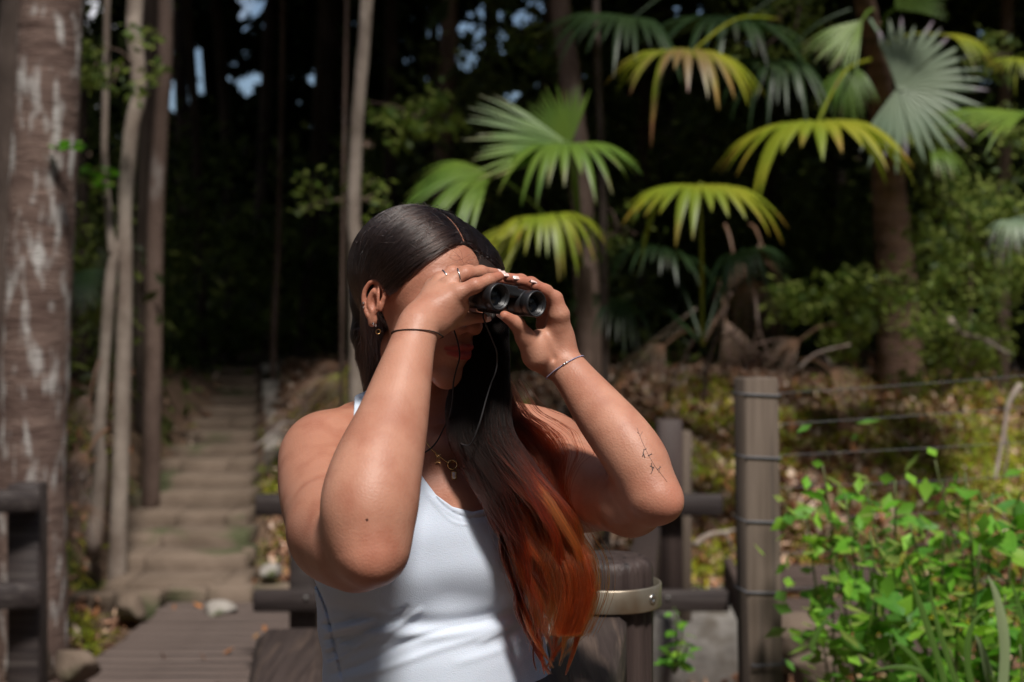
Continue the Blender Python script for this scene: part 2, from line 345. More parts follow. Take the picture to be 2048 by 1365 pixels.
tree('slim pale tree with two entwined crooked stems left of the steps', grow([(232, 960), (248, 700), (251, 560), (250, 434), (262, 267), (278, 184), (268, 60), (272, -30)], 8.4, 10), [.055, .042, .044, .046, .05, .045, .04], bark_pale, (1.5, 600), seed=3, rough=.06, n=70,
     stems=[([P(185, 1110, 8.3), P(200, 940, 8.3), P(197, 880, 8.3), P(206, 751, 8.35), P(217, 612, 8.35), P(225, 530, 8.38), P(247, 470, 8.4)], [.045, .04, .034, .034, .03]), ([P(224, 510, 8.38), P(217, 423, 8.4), P(209, 310, 8.5), P(212, 160, 8.6), P(214, -20, 8.7)], [.026, .022, .02, .02])])
tree('straight slender brown trunk just left of the top of the steps', grow([(300, 780), (310, 500), (318, 300), (328, 150), (331, -20)], 9.8, 10.5), [.062, .052, .055, .055], bark_brown, (1.8, 900), seed=4, rough=.04)
tree('straight shaded trunk touching the slender brown trunk left of the steps', grow([(285, 800), (288, 480), (297, 250), (300, -20)], 11, 9), [.07, .065, .06], bark_dark, (2.2, 1600), seed=14, rough=.04)
tree('slender pale grey trunk rising directly above the woman', grow([(712, 780), (714, 560), (708, 430), (713, 270), (722, 160), (734, -20)], 9.0, 11), [.055, .042, .040, .040, .036], bark_pale, (1.8, 1300), seed=5, rough=.04, n=60)
tree('thin knobbly stem left of the pale grey trunk above the woman', grow([(682, 750), (685, 560), (690, 200), (694, -20)], 9.8, 10), [.016, .014, .013], bark_brown, (1.2, 500), seed=6, rough=.08)
tree('thin brown sapling above the far end of the steps', grow([(545, 760), (549, 640), (556, 500), (560, 350), (566, -20)], 13.5, 8), [.032, .024, .018], bark_brown, (1.5, 700), seed=7)
tree('brown trunk in shade between the two groups of palm fronds', grow([(880, 760), (884, 560), (886, 330), (896, 120), (900, -20)], 12, 9.5), [.09, .075, .068, .065], bark_brown, (2.4, 2000), seed=8)
tree('leaning mottled trunk behind the largest palm fronds', grow([(1186, 770), (1176, 600), (1165, 430), (1152, 260), (1135, 120), (1118, -20)], 9.6, 8.5), [.10, .078, .072, .066, .07], bark_brown, (2.2, 1800), seed=9, n=60, rough=.05)
tree('thin dark stem right of the mottled trunk, hung with moss', grow([(1216, 790), (1208, 560), (1204, 330), (1196, 150), (1192, -20)], 8.6, 7), [.024, .022, .020, .021], bark_dark, (1.1, 400), seed=10, rough=.1)
tree('upright trunk at the top right corner beyond the pale fan leaf', grow([(2004, 640), (2008, 350), (2012, 100), (2016, -20)], 10.5, 8.5), [.05, .045, .042], bark_brown, (2.0, 1400), seed=11)
ORD = ['first', 'second', 'third', 'fourth', 'fifth', 'sixth', 'seventh', 'eighth', 'ninth', 'tenth', 'eleventh', 'twelfth', 'thirteenth', 'fourteenth', 'fifteenth', 'sixteenth', 'seventeenth', 'eighteenth', 'nineteenth', 'twentieth', 'twenty-first', 'twenty-second', 'twenty-third', 'twenty-fourth', 'twenty-fifth']
BGT = ((410, 15, .05), (462, 17, .06), (508, 19, .08), (600, 16, .07), (640, 20, .09), (775, 15, .07), (830, 17, .06), (960, 14, .08), (1010, 16, .09), (1060, 13, .06), (1270, 13, .07), (1330, 15, .09), (1420, 16, .08), (1500, 13, .06), (1560, 17, .1), (1640, 15, .07), (1880, 13, .06), (1930, 16, .09), (160, 12, .08), (375, 20, .1), (700, 22, .12), (1110, 20, .12), (1690, 20, .12), (440, 24, .14), (560, 26, .15))
RANK = {p_: i for i, p_ in enumerate(sorted(q[0] for q in BGT))}
for k, (px, d, r) in enumerate(BGT):
    g_ = np.random.default_rng(100+k); x = (px-1024)*d/F_PX; z0 = float(gh(x, d)); l = g_.normal(0, .05, 2)
    tree(f'dark slender tree deep in the unlit woodland, {ORD[RANK[px]]} of these from the left', [(x, d, z0-.2), (x+l[0]*3+.05, d, z0+3), (x+l[0]*7, d+l[1]*4, z0+6.3), (x+l[0]*10, d, z0+9.0)], [r*1.1, r, r*.9, r*.7], bark_dark, (2.5, 1500), group='dark slender forest trees deep in the unlit woodland', seed=100+k, n=20, ns=10, leafsz=.26)
# ---- canopy and far foliage: too many leaves to count
def stuff(name, V, T_, m, label=None): return tag(obj(name, V, T_, m, smooth=False), label, kind='stuff')
g_ = np.random.default_rng(50)
def canopy(n, xr, yr, zf, seed, size, ncl):
    g_ = np.random.default_rng(seed); c = np.stack([g_.uniform(*xr, ncl), g_.uniform(*yr, ncl), np.zeros(ncl)], 1); c = c[~((c[:, 1] < 8.2) & (c[:, 0] > .3)) & ~((c[:, 0] > -4.5) & (c[:, 0] < -.6) & (c[:, 1] < 10.5))] if seed == 51 else c; ncl = len(c); c[:, 2] = zf(c[:, 1])+g_.normal(0, .5, ncl); i = g_.integers(0, ncl, n)
    return leaves(c[i]+g_.normal(0, 1, (n, 3))*np.array([.75, .75, .38]), size, seed)
V, T_ = canopy(120000, (-16, 16), (5.6, 32), lambda y: 5.2+.20*(y-7), 51, .32, 1100); stuff('shade_canopy', V, T_, leafdark)  # overhead leaves placed to shade the background, left open over steps and bank
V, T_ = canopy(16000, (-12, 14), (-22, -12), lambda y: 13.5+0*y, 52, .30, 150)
stuff('shade_canopy_behind', V, T_, leafdark)  # unseen leaves behind the camera, added for dappled light
V, T_ = canopy(9000, (7.5, 16), (-4, 6.5), lambda y: 5.5+0*y, 151, .32, 130); stuff('shade_canopy', V, T_, leafdark)  # unseen clusters added on the right to cut side light
V, T_ = canopy(9000, (-15, -4.6), (-4, 6.5), lambda y: 5.5+0*y, 152, .32, 130); stuff('shade_canopy', V, T_, leafdark)  # same on the left, added out of view against side light
V, T_ = canopy(16000, (.3, 8.5), (9.5, 13.5), lambda y: 5.4+0*y, 153, .32, 190); stuff('shade_canopy', V, T_, leafdark)  # extra overhead clusters added to shade the undergrowth
# far wall of foliage with gaps the sky shows through
n = 120000; d = g_.uniform(21, 34, n); px = g_.uniform(-500, 2550, n); py = g_.uniform(-260, 760, n)
gaps = [(380, 150, 52, 5), (352, 195, 30, 4), (420, 160, 26, 4), (515, 25, 34, 5), (500, 165, 16, 3), (545, 165, 10, 3), (985, 60, 40, 5), (960, 40, 22, 4), (1065, 25, 32, 5), (925, 55, 16, 3), (885, 15, 18, 3), (980, 90, 26, 4), (1115, 75, 12, 3), (735, 285, 14, 3), (1365, 25, 28, 4), (1460, 40, 12, 3), (1935, 70, 22, 4), (1980, 155, 14, 3), (640, 160, 10, 3), (5, 100, 18, 4), (925, 120, 12, 3), (1690, 430, 10, 2), (190, 15, 12, 3), (165, 60, 12, 3), (870, 60, 10, 3), (1030, 195, 10, 2)]
keep = np.ones(n, bool); kk = np.random.default_rng(5)
for (gx, gy, gr, nb) in gaps:
    for b in range(nb*2): a = kk.uniform(0, 6.28); q = kk.uniform(0, 1)**.5*gr; keep &= np.hypot(px-gx-q*math.cos(a), py-gy-q*math.sin(a)) > 12+kk.uniform(0, 9)
GAPS = gaps
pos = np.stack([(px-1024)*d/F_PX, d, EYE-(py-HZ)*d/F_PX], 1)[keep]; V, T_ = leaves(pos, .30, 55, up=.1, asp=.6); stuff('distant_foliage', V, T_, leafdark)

# forest continued unseen behind and beside the camera, added to block low sky light
g_ = np.random.default_rng(57); n = 62000; a = g_.uniform(-.35, math.pi+.35, n); r = g_.uniform(12.5, 17, n); pos = np.stack([r*np.cos(a)*1.15, -r*np.sin(a)+1.5, g_.uniform(-.6, 12, n)], 1); pos = pos[np.abs(pos[:, 0])+0*pos[:, 1] > pos[:, 1]*.45]; V, T_ = leaves(pos, .40, 58, up=.1, asp=.6); stuff('light_blocking_foliage', V, T_, leafdark)
# =================================================================== things in the place
railwood = mat('dark_rail_timber', (.022, .016, .016), (.045, .034, .032), scale=4, rough=.62, bump=.002, bscale=10, stretch=(1, 22, 22), c3=(.075, .062, .057), c3s=(2, 60, 60), c3r=(.5, .7))
postwood = mat('dark_post_timber', (.035, .023, .021), (.066, .046, .041), scale=3, rough=.55, bump=.003, bscale=9, stretch=(22, 22, .8), c3=(.018, .012, .011), c3s=(60, 60, 1.2), c3r=(.54, .66))
beamwood = mat('brown_beam_timber', (.042, .029, .026), (.072, .052, .046), scale=3, rough=.6, bump=.003, bscale=8, stretch=(26, 1, 26), c3=(.13, .09, .07), c3s=(50, 3, 50), c3r=(.52, .7))
greywood = mat('grey_post_timber', (.082, .060, .045), (.135, .103, .080), scale=2.5, rough=.88, bump=.003, bscale=6, stretch=(17, 17, .9), c3=(.055, .043, .035), c3s=(42, 42, 1.3), c3r=(.56, .72))
boltm = mat('dull_bolt', (.25, .24, .23), rough=.5, metal=.8)
def bx(name, a, b, w_, h_, m, parent, bev=.006): V, Q, T_ = frame_beam(a, b, w_, h_, bev); return obj(name, V, [Q, T_], m, parent, smooth=False)
def bxx(name, lo, hi, m, parent, bev=.006): V, Q, T_ = box(lo, hi, bev); return obj(name, V, [Q, T_], m, parent, smooth=False)
def bolt(p, parent, r=.009, ax=(0, -1, 0)): return obj('bolt', *lathe([(-.004, 0.), (-.004+.0001, r), (.004, r), (.006, r*.7), (.006, 0)], p, ax, 12)[:2], boltm, parent)
# -- rail fence across the boardwalk behind her
fz = P(0, 640, 6.5)[2]
fn = empty('rail_fence', (P(609, 0, 6.5)[0], 6.5, 0), 'dark timber post and rail fence crossing behind the woman', 'fence')
xl, xr = P(517, 0, 6.45)[0], P(1440, 0, 6.45)[0]
for (pa, pb) in ((986, 1027), (1176, 1216)):
    z1, z2 = P(0, pb, 6.45)[2], P(0, pa, 6.45)[2]
    r_ = bxx('rail', (xl if pa < 1100 else xl-.01, 6.36, z1), (xr if pa < 1100 else xr+.03, 6.43, z2), railwood, fn)
    for px in (612, 1336): bolt(P(px, (pa+pb)/2, 6.357), r_)
for px, top_, w_ in ((609, 880, 52), (1337, 838, 50)): c = P(px, top_, 6.5); hw_ = w_/2*6.5/F_PX; bxx('post', (c[0]-hw_, 6.432, -.3 if px < 900 else .32), (c[0]+hw_, 6.55, c[2]), postwood if px > 900 else railwood, fn)
# -- short length of fence at the left edge
fl = empty('rail_fence', (P(50, 0, 5.6)[0], 5.6, 0), 'dark timber fence end with two thick rails at the left edge of the picture', 'fence')
c = P(52, 968, 5.6); hw_ = 31*5.6/F_PX; pst = bxx('post', (c[0]-hw_, 5.56, -.25), (c[0]+hw_, 5.68, c[2]), railwood, fl)
for (pa, pb) in ((980, 1022), (1165, 1214)):
    z1, z2 = P(0, pb, 5.5)[2], P(0, pa, 5.5)[2]; V, Q, T_ = frame_beam((P(78, 0, 5.5)[0], 5.515, (z1+z2)/2), (P(-700, 0, 5.3)[0], 5.1, (z1+z2)/2), .085, z2-z1, .006); obj('rail', V, [Q, T_], railwood, fl, smooth=False)
bxx('post', (P(-640, 0, 5.3)[0]-.06, 5.18, -.3), (P(-640, 0, 5.3)[0]+.06, 5.3, c[2]), railwood, fl)
# -- second post behind the fence and a slanting hand rail from the near bollard back to it
f2 = empty('grey_fence_post', (P(1369, 0, 7.1)[0], 7.1, .2), 'slim grey brown post just behind the dark post right of the elbow', 'post')
bxx('shaft', (P(1357, 0, 7.1)[0], 7.05, .1), (P(1381, 0, 7.1)[0], 7.15, P(0, 862, 7.1)[2]), greywood, f2)
# -- near round bollard with its metal band and the beams that meet it
bd = 2.45; bcx = P(1213, 0, bd)[0]; ztop = P(0, 1112, bd)[2]; rr_ = .080
bol = empty('round_post', (bcx, bd, 0), 'dark round timber post with a rusty steel band beside the ends of her hair', 'post')
g_ = np.random.default_rng(4); ns_ = 96; th = np.linspace(0, 2*np.pi, ns_, endpoint=False); crack = np.zeros(ns_)
for cpos in (-.2, -.62, .35, -1.35, -1.8, 2.2, 1.2, -1.05): crack += .006*np.exp(-((th-(cpos-math.pi/2) % (2*math.pi)+math.pi) % (2*math.pi)-math.pi)**2/.0006)
pr = [(-ztop-.2, .0), (-ztop-.2, rr_*1.0)]+[(-ztop+.1+i*.11, rr_) for i in range(9)]+[(-.12, rr_), (-.07, rr_), (-.04, rr_), (-.022, rr_*.995), (-.012, rr_*.97), (-.005, rr_*.92), (-.001, rr_*.85), (0, rr_*.6), (.0008, rr_*.3), (.001, 0)]
V, Q, _ = lathe(pr, (bcx, bd, ztop), (0, 0, 1), ns_); V = V.copy(); rad = np.hypot(V[:, 0]-bcx, V[:, 1]-bd); an = np.arctan2(V[:, 1]-bd, V[:, 0]-bcx)
ck = np.zeros(len(V))
for cpos, a_ in ((-1.15, 1), (-1.42, .7), (-1.75, .9), (-.62, .7), (-.95, .5), (-2.2, 1), (.4, 1), (1.4, 1)): ck += a_*.005*np.exp(-(((an-cpos+np.pi) % (2*np.pi)-np.pi)/.035)**2)
ck += .0012*np.sin(an*7+1)+.0008*np.sin(an*19); k_ = np.where(rad > .02, (rad-ck*np.clip((rad/rr_)**2, 0, 1))/np.maximum(rad, 1e-6), 1); V[:, 0] = bcx+(V[:, 0]-bcx)*k_; V[:, 1] = bd+(V[:, 1]-bd)*k_
obj('timber', V, Q, postwood, bol)
steel = mat('stained_steel', (.30, .26, .20), (.42, .37, .30), scale=14, rough=.42, bump=.0005, bscale=90, metal=.75, c3=(.20, .13, .075), stretch=(1, 1, .6))
zb1, zb0 = ztop-.043, ztop-.083; rb = .0915
bcx2 = P(1215, 0, bd)[0]
band = obj('steel_band', *lathe([(zb0, rb-.003), (zb0, rb), (zb0+.002, rb+.0012), (zb1-.002, rb+.0012), (zb1, rb), (zb1, rb-.003), (zb0, rb-.003)], (bcx2, bd-.002, 0), (0, 0, 1), 96)[:2], steel, bol)
sa = -R(40); sp = np.array([bcx2+math.cos(sa)*(rb+.001), bd-.002+math.sin(sa)*(rb+.001), (zb0+zb1)/2+.001]); sdv = (math.cos(sa), math.sin(sa), 0)
obj('screw', *lathe([(0, .0078), (.002, .0078), (.003, .0066), (.0032, .0042), (.0012, .0036), (.001, 0)], sp, sdv, 24)[:2], mat('screw_steel', (.55, .53, .5), rough=.3, metal=1.), band)
hb_ = empty('hand_rail', (.1, 2.0, 0), 'thick brown timber beam running from the banded post towards the camera at her hip', 'railing')
zt = zb0-.004
A_ = np.array([P(1200, 0, 2.42)[0]-.012, 2.42, zt-.075]); B_ = np.array([P(1118, 0, 1.35)[0]-.055, 1.20, zt-.075])
V, Q, T_ = frame_beam(A_, B_, .118, .15, .012); obj('beam', V, [Q, T_], beamwood, hb_, smooth=False)
bxx('post', (-.10, 1.02, -.3), (.05, 1.18, zt-.155), postwood, hb_)
# rail from the bollard back to the far fence post
hr2 = empty('hand_rail', (.45, 4.4, 0), 'timber rail receding from the banded post to the fence behind', 'railing')
bx('rail', (bcx+.02, bd+.09, zt-.20), (P(1300, 0, 6.3)[0], 6.33, P(0, 1075, 6.4)[2]), .10, .13, postwood, hr2, .01)
# blurred stout beam lower left of her hip
lb = empty('low_beam', (P(560, 0, 4.4)[0], 4.4, 0), 'stout dark brown beam low behind the woman, left of her hip', 'beam')
z_ = P(0, 1292, 4.6)[2]; bx('beam', (P(575, 0, 4.8)[0], 4.9, z_-.09), (P(570, 0, 3.3)[0], 3.2, z_-.09), .24, .18, beamwood, lb, .04)
for y0 in (4.7, 3.4): bxx('leg', (P(575, 0, 4.5)[0]-.07, y0-.07, 0), (P(575, 0, 4.5)[0]+.07, y0+.07, z_-.182), beamwood, lb)
# -- grey wire post
wp = empty('wire_fence', (P(1515, 0, 4.2)[0], 4.2, -.6), 'square grey timber post with looped wires strung off to the right', 'fence')
pt = P(1511, 755, 4.2); pbm = P(1534, 1420, 4.2); hw_ = 36*4.2/F_PX; ang = R(12)
d_ = norm(pt-np.array([pbm[0], 4.2, -.75])); L_ = .75+pt[2]; xa = norm(np.array([math.cos(ang), math.sin(ang), 0])-d_*(d_@np.array([math.cos(ang), math.sin(ang), 0]))); ya = np.cross(d_, xa)
Mx = np.stack([xa, ya, d_], 1); V, Q, T_ = box((-hw_, -hw_*.9, -L_/2), (hw_, hw_*.9, L_/2), .006, Mx, pt-d_*L_/2); obj('post', V, [Q, T_], greywood, wp, smooth=False)
wire = mat('galvanised_wire', (.13, .13, .14), rough=.6, metal=.3)
for k, (py0, py1) in enumerate(((789, 744), (851, 807), (913, 877), (978, 944), (1040, 1010), (1110, 1066), (1180, 1150))):
    tz = (pt[2]-P(0, py0, 4.2)[2])/d_[2]; c = pt-d_*tz; q0 = c+xa*(hw_-.002); q1 = P(2048, py1, 4.35); dv = q1-q0
    ths = [q0+dv*t_-np.array([0, 0, .012*math.sin(math.pi*min(1, t_/2.2))]) for t_ in np.linspace(0, 2.6, 14)]; obj('wire', *tube(ths, .0011, 6)[:2], wire, wp)
    if k in (0, 2, 4, 6):
        e = hw_+.0025; f_ = hw_*.9+.0025; lo_ = [c+xa*sx*e+ya*sy*f_+d_*(-.004*sx) for sx, sy in ((1, -1), (0, -1), (-1, -1), (-1, 0), (-1, 1), (0, 1), (1, 1), (1, 0), (1, -1))]; obj('wire_loop', *tube(lo_, .0036, 6)[:2], wire, wp)
c = P(1531, 1322, 4.19); e = hw_+.0025; f_ = hw_*.9+.0025; obj('wire_loop', *tube([c+xa*sx*e+ya*sy*f_ for sx, sy in ((1, -1), (0, -1), (-1, -1), (-1, 0), (-1, 1), (0, 1), (1, 1), (1, 0), (1, -1))], .0036, 6)[:2], wire, wp)
ep = wloc(wp)+np.array([2.1, .38, 0]); bxx('post', (ep[0]-.05, ep[1]-.05, -.7), (ep[0]+.05, ep[1]+.05, 1.5), greywood, wp)
# ------------------------------------------------------------------ fan palms
def leafmat(n_, c1, c2, **k): return mat(n_, c1, c2, scale=3, rough=.42, spec=.45, trans=.3, attr='tint', **k)
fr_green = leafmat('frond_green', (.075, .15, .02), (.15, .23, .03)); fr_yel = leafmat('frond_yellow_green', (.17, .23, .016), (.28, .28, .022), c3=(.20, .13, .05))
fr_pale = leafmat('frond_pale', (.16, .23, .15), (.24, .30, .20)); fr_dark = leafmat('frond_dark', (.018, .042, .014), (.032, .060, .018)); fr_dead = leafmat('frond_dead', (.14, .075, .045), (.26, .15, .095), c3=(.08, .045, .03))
def tint1(o):
    ca = o.data.color_attributes.new('tint', 'FLOAT_COLOR', 'POINT'); ca.data.foreach_set('color', np.ones(len(o.data.vertices)*4, np.float32))
def frond(c, a, nrm, R_, A, droop, n=30, joined=.42, seed=0, gap=.06):
    g_ = np.random.default_rng(seed); a = norm(a); nrm = norm(np.asarray(nrm, float)-a*(np.dot(nrm, a))); l = np.cross(nrm, a); dth = 2*A/n; V = []; Q = []; CC = []
    ms = 10
    for i in range(n):
        th = -A+dth*(i+.5); L = R_*(.80+.2*math.cos(th*.5))*g_.uniform(.86, 1.06); th += g_.normal(0, .012); dr = droop*g_.uniform(.65, 1.45)*(1.7 if g_.uniform() < .08 else 1); tan = g_.uniform() < .6; tl = g_.uniform(.72, .95); tw = g_.normal(0, .05)
        for k in range(ms):
            r = L*(k/(ms-1))**.9; t_ = r/R_; wj = min(r, R_*joined)*math.tan(dth/2)
            if r > R_*joined: u = (r-R_*joined)/max(1e-6, L-R_*joined); wj *= (1-u**1.6)*(1-gap*2)+.02
            bend = (max(0, t_-joined*.55))**1.7*dr*R_*1.7; rr = r*(1-.25*dr*t_**2)
            dc = a*math.cos(th)+l*math.sin(th); dl = -a*math.sin(th)+l*math.cos(th)
            mid = c+dc*rr-np.array([0, 0, bend])
            rise = nrm*wj*.55
            V += [mid+dl*wj+nrm*tw*wj, mid+rise, mid-dl*wj-nrm*tw*wj]; q_ = np.clip((r/L-tl)/.08, 0, 1)*tan; CC += [np.array([1, 1, 1])*(1-q_)+np.array([1.3, .78, 1.5])*q_]*3
        b = i*ms*3
        for k in range(ms-1):
            for j in (0, 1): q = b+k*3+j; Q.append([q, q+1, q+4, q+3])
    return np.array(V), np.array(Q), np.array(CC)
def palm(label, base, specs, trunk=None, seed=0, name='fan_palm'):
    t_ = empty(name, base, label, 'palm'); base = np.asarray(base)
    if trunk is not None:
        b0 = np.array(trunk[0][0]); b0[2] = min(b0[2], float(gh(b0[0], b0[1]))-.15); path = catmull([b0]+list(trunk[0][1:]), 90); obj('trunk', *tube(path, np.interp(np.linspace(0, 1, 90), np.linspace(0, 1, len(trunk[1])), trunk[1]), 28, False, .025, seed, .05)[:2], trunk[2], t_)
    for i, (px, py, d, Rpx, ax, nr, A, dr, m, crown) in enumerate(specs):
        c = P(px, py, d); Rw = Rpx*(1.16 if m is not fr_pale else 1.05)*d/F_PX; V, Q, CC_ = frond(c, ax, nr, Rw, R(A), dr, seed=seed*20+i, n=(16 if A < 80 else 21) if Rpx > 100 and m is not fr_pale else 24, joined=.2 if m is fr_dead else (.22 if label.startswith('pile') else .56)); f = obj('frond', V, Q, m, t_, smooth=False, cols=CC_)
        pc = None; cr = P(*crown) if crown else c-np.array(norm(ax))*.5-np.array([0, 0, .3]); mid = (cr+c)/2+np.array([0, 0, .10*np.linalg.norm(c-cr)]); e = c+norm(ax)*Rw*.10
        obj('petiole', *tube(catmull([cr, mid, c, e], 16), np.linspace(.012, .004, 16), 7)[:2], m, f); tint1(f.children[0])
    return t_
U = (0, -.28, 1); palmbark = mat('palm_bark', (.11, .062, .045), (.19, .115, .085), scale=4, rough=.92, bump=.012, bscale=11, stretch=(1, 1, 5), c3=(.07, .05, .035))
c1 = (1165, 545, 7.9)
palm('young fan palm whose large mid-green leaves spread directly above the binoculars', tuple(P(1165, 800, 7.9)), [
 (1148, 296, 7.5, 200, (-1, -.25, .20), (.15, -.75, .55), 36, .10, fr_green, c1), (1140, 292, 7.6, 112, (-.35, -.1, 1), (.1, -1, .1), 42, .05, fr_green, c1),
 (1130, 290, 7.45, 165, (.15, -1, -.1), (0, -.35, 1), 110, .50, fr_green, c1), (985, 345, 7.6, 185, (-1, -.35, -.12), (.05, -.5, 1), 62, .38, fr_green, c1),
 (1085, 432, 7.3, 140, (.35, -.9, 0), (0, -.3, 1), 95, .62, fr_yel, c1), (1075, 440, 7.35, 150, (-.9, -.3, -.5), (-.3, -.7, .6), 30, .35, fr_yel, c1)],
 ([P(1168, 800, 7.9), P(1170, 650, 7.9), P(1165, 540, 7.9)], [.05, .045, .04], bark_brown), seed=1)
c2 = (1405, 690, 8.0)
palm('low fan palm with one flat yellow-green leaf held out between the trunks', tuple(P(1405, 790, 8.0)), [
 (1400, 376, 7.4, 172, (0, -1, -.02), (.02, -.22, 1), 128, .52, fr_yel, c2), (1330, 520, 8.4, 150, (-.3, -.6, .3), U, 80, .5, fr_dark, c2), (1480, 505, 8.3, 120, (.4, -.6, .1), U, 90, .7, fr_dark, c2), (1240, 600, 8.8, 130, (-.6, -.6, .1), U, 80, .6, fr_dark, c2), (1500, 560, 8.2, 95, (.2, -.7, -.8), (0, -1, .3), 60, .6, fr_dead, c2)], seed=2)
c3 = (1700, -60, 8.6)
palm('tall fan palm with ringed reddish trunk and a pale fan leaf beside it', tuple(P(1800, 790, 10.5)), [
 (1632, 252, 7.7, 205, (.05, -1, -.02), (0, -.22, 1), 120, .50, fr_yel, (1740, 120, 8.5)), (1795, 175, 8.3, 165, (.9, -.25, -.12), (-.15, -1, .18), 118, .06, fr_pale, (1740, 40, 8.6)), (1375, 112, 7.9, 165, (.1, -1, 0), (.08, -.25, 1), 115, .50, fr_yel, (1560, 40, 8.6)),
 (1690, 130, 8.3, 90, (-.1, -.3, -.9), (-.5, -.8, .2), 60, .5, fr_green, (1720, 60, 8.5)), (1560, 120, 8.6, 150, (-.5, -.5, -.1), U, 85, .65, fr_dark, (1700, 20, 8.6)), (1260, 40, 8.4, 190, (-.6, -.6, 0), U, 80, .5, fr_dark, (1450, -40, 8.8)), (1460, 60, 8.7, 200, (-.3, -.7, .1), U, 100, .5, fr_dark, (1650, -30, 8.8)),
 (1725, 40, 8.4, 120, (-.7, -.3, -.6), (-.1, -.8, .6), 34, .2, fr_green, (1745, 20, 8.5)), (1790, 20, 8.2, 100, (.6, -.2, .5), (0, -.9, .4), 50, .15, fr_green, (1760, 60, 8.5)), (1880, 70, 8.4, 110, (1, -.2, -.1), U, 60, .4, fr_yel, (1770, 90, 8.5)), (1860, 300, 8.3, 80, (.7, -.6, -.2), U, 60, .6, fr_green, (1770, 200, 8.5))],
 ([P(1805, 790, 10.5), P(1796, 600, 10.4), P(1780, 400, 10.2), P(1768, 250, 9.8), P(1752, 120, 9.4), P(1722, -30, 9.0), P(1700, -160, 8.8)], [.175, .145, .118, .095, .075, .06, .06], palmbark), seed=3)
palm('drooping fan palm at the right edge, its dark leaf reaching in over the shrubs', tuple(P(2130, 700, 7.6)), [
 (2060, 225, 7.2, 175, (-1, -.3, -.08), (0, -.35, 1), 40, .16, fr_green, (2200, 330, 7.6)), (2025, 440, 7.2, 75, (-.2, -.8, -.25), (-.1, -.4, 1), 85, .85, fr_pale, (2120, 470, 7.6)), (2040, 120, 7.4, 70, (-.5, -.6, 0), U, 80, .5, fr_yel, (2150, 200, 7.6))], ([P(2130, 760, 7.6), P(2135, 500, 7.6), P(2150, 250, 7.6)], [.09, .08, .07], palmbark), seed=4)
palm('dusky fan palm almost lost in the dark behind the massive trunk', tuple(P(170, 820, 9.2)), [
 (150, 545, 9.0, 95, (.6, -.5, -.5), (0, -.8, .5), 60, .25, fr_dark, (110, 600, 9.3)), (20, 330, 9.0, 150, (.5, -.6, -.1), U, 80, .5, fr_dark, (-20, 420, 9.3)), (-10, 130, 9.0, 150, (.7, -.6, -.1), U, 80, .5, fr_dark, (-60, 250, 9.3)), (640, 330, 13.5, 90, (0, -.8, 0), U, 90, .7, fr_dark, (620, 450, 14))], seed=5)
deadp = [('pile of dead and fading fan leaves slumped beside the top of the steps', (620, 800, 10.6), [(660, 752, 10.5, 150, (-.75, -.5, -.35), (0, -.6, 1), 34, .25, fr_dead, (730, 720, 10.7)), (690, 745, 10.4, 120, (-.5, -.6, -.45), (0, -.6, 1), 46, .35, fr_yel, (740, 700, 10.7)), (640, 800, 10.3, 120, (-.8, -.5, -.3), (0, -.5, 1), 36, .3, fr_dead, (720, 760, 10.6)), (680, 730, 10.8, 90, (-.6, -.3, .1), (0, -.6, 1), 50, .6, fr_dead, (730, 730, 10.9)), (575, 820, 10.6, 80, (-.6, -.5, -.5), (0, -.6, 1), 50, .5, fr_dead, (650, 800, 10.9))]),
 ('heap of fallen brown fan leaves between the massive trunk and the twin-stem tree', (160, 960, 7.6), [(175, 905, 7.5, 105, (-.5, -.6, -.2), (0, -.7, 1), 60, .5, fr_dead, (215, 860, 7.7)), (150, 960, 7.4, 95, (-.2, -.8, -.3), (.2, -.6, 1), 70, .5, fr_dead, (190, 920, 7.6)), (180, 790, 7.9, 100, (-.3, -.6, -.5), (0, -.8, .6), 40, .4, fr_dead, (200, 720, 8)), (165, 1010, 7.3, 80, (.2, -.8, -.2), U, 70, .5, fr_dead, (180, 960, 7.5))]),
 ('brown withered fan leaves hanging under the flat yellow-green palm leaf', (1480, 700, 8.6), [(1465, 500, 8.5, 105, (.1, -.3, -1), (0, -1, .1), 30, .1, fr_dead, (1450, 450, 8.6)), (1520, 480, 8.4, 90, (.1, -.3, -1), (.2, -1, .1), 26, .1, fr_dead, (1500, 450, 8.6)), (1330, 690, 9.2, 95, (-.6, -.6, -.3), (0, -.8, .5), 40, .4, fr_dead, (1400, 660, 9.4)), (1600, 680, 9.4, 110, (-.7, -.5, -.2), (0, -.8, .6), 34, .35, fr_dead, (1680, 650, 9.6)), (1450, 640, 9.0, 100, (.3, -.5, -.8), (0, -1, .2), 30, .2, fr_dead, (1440, 570, 9.1)), (1660, 740, 9.0, 90, (.6, -.6, -.2), (0, -.7, .6), 44, .4, fr_dead, (1600, 720, 9.2))])]
for i, (lab, b, sp_) in enumerate(deadp):
    b_ = P(*b); t_ = palm(lab, b_, sp_, seed=8+i, name='dead_fronds'); t_['category'] = 'dead leaves'
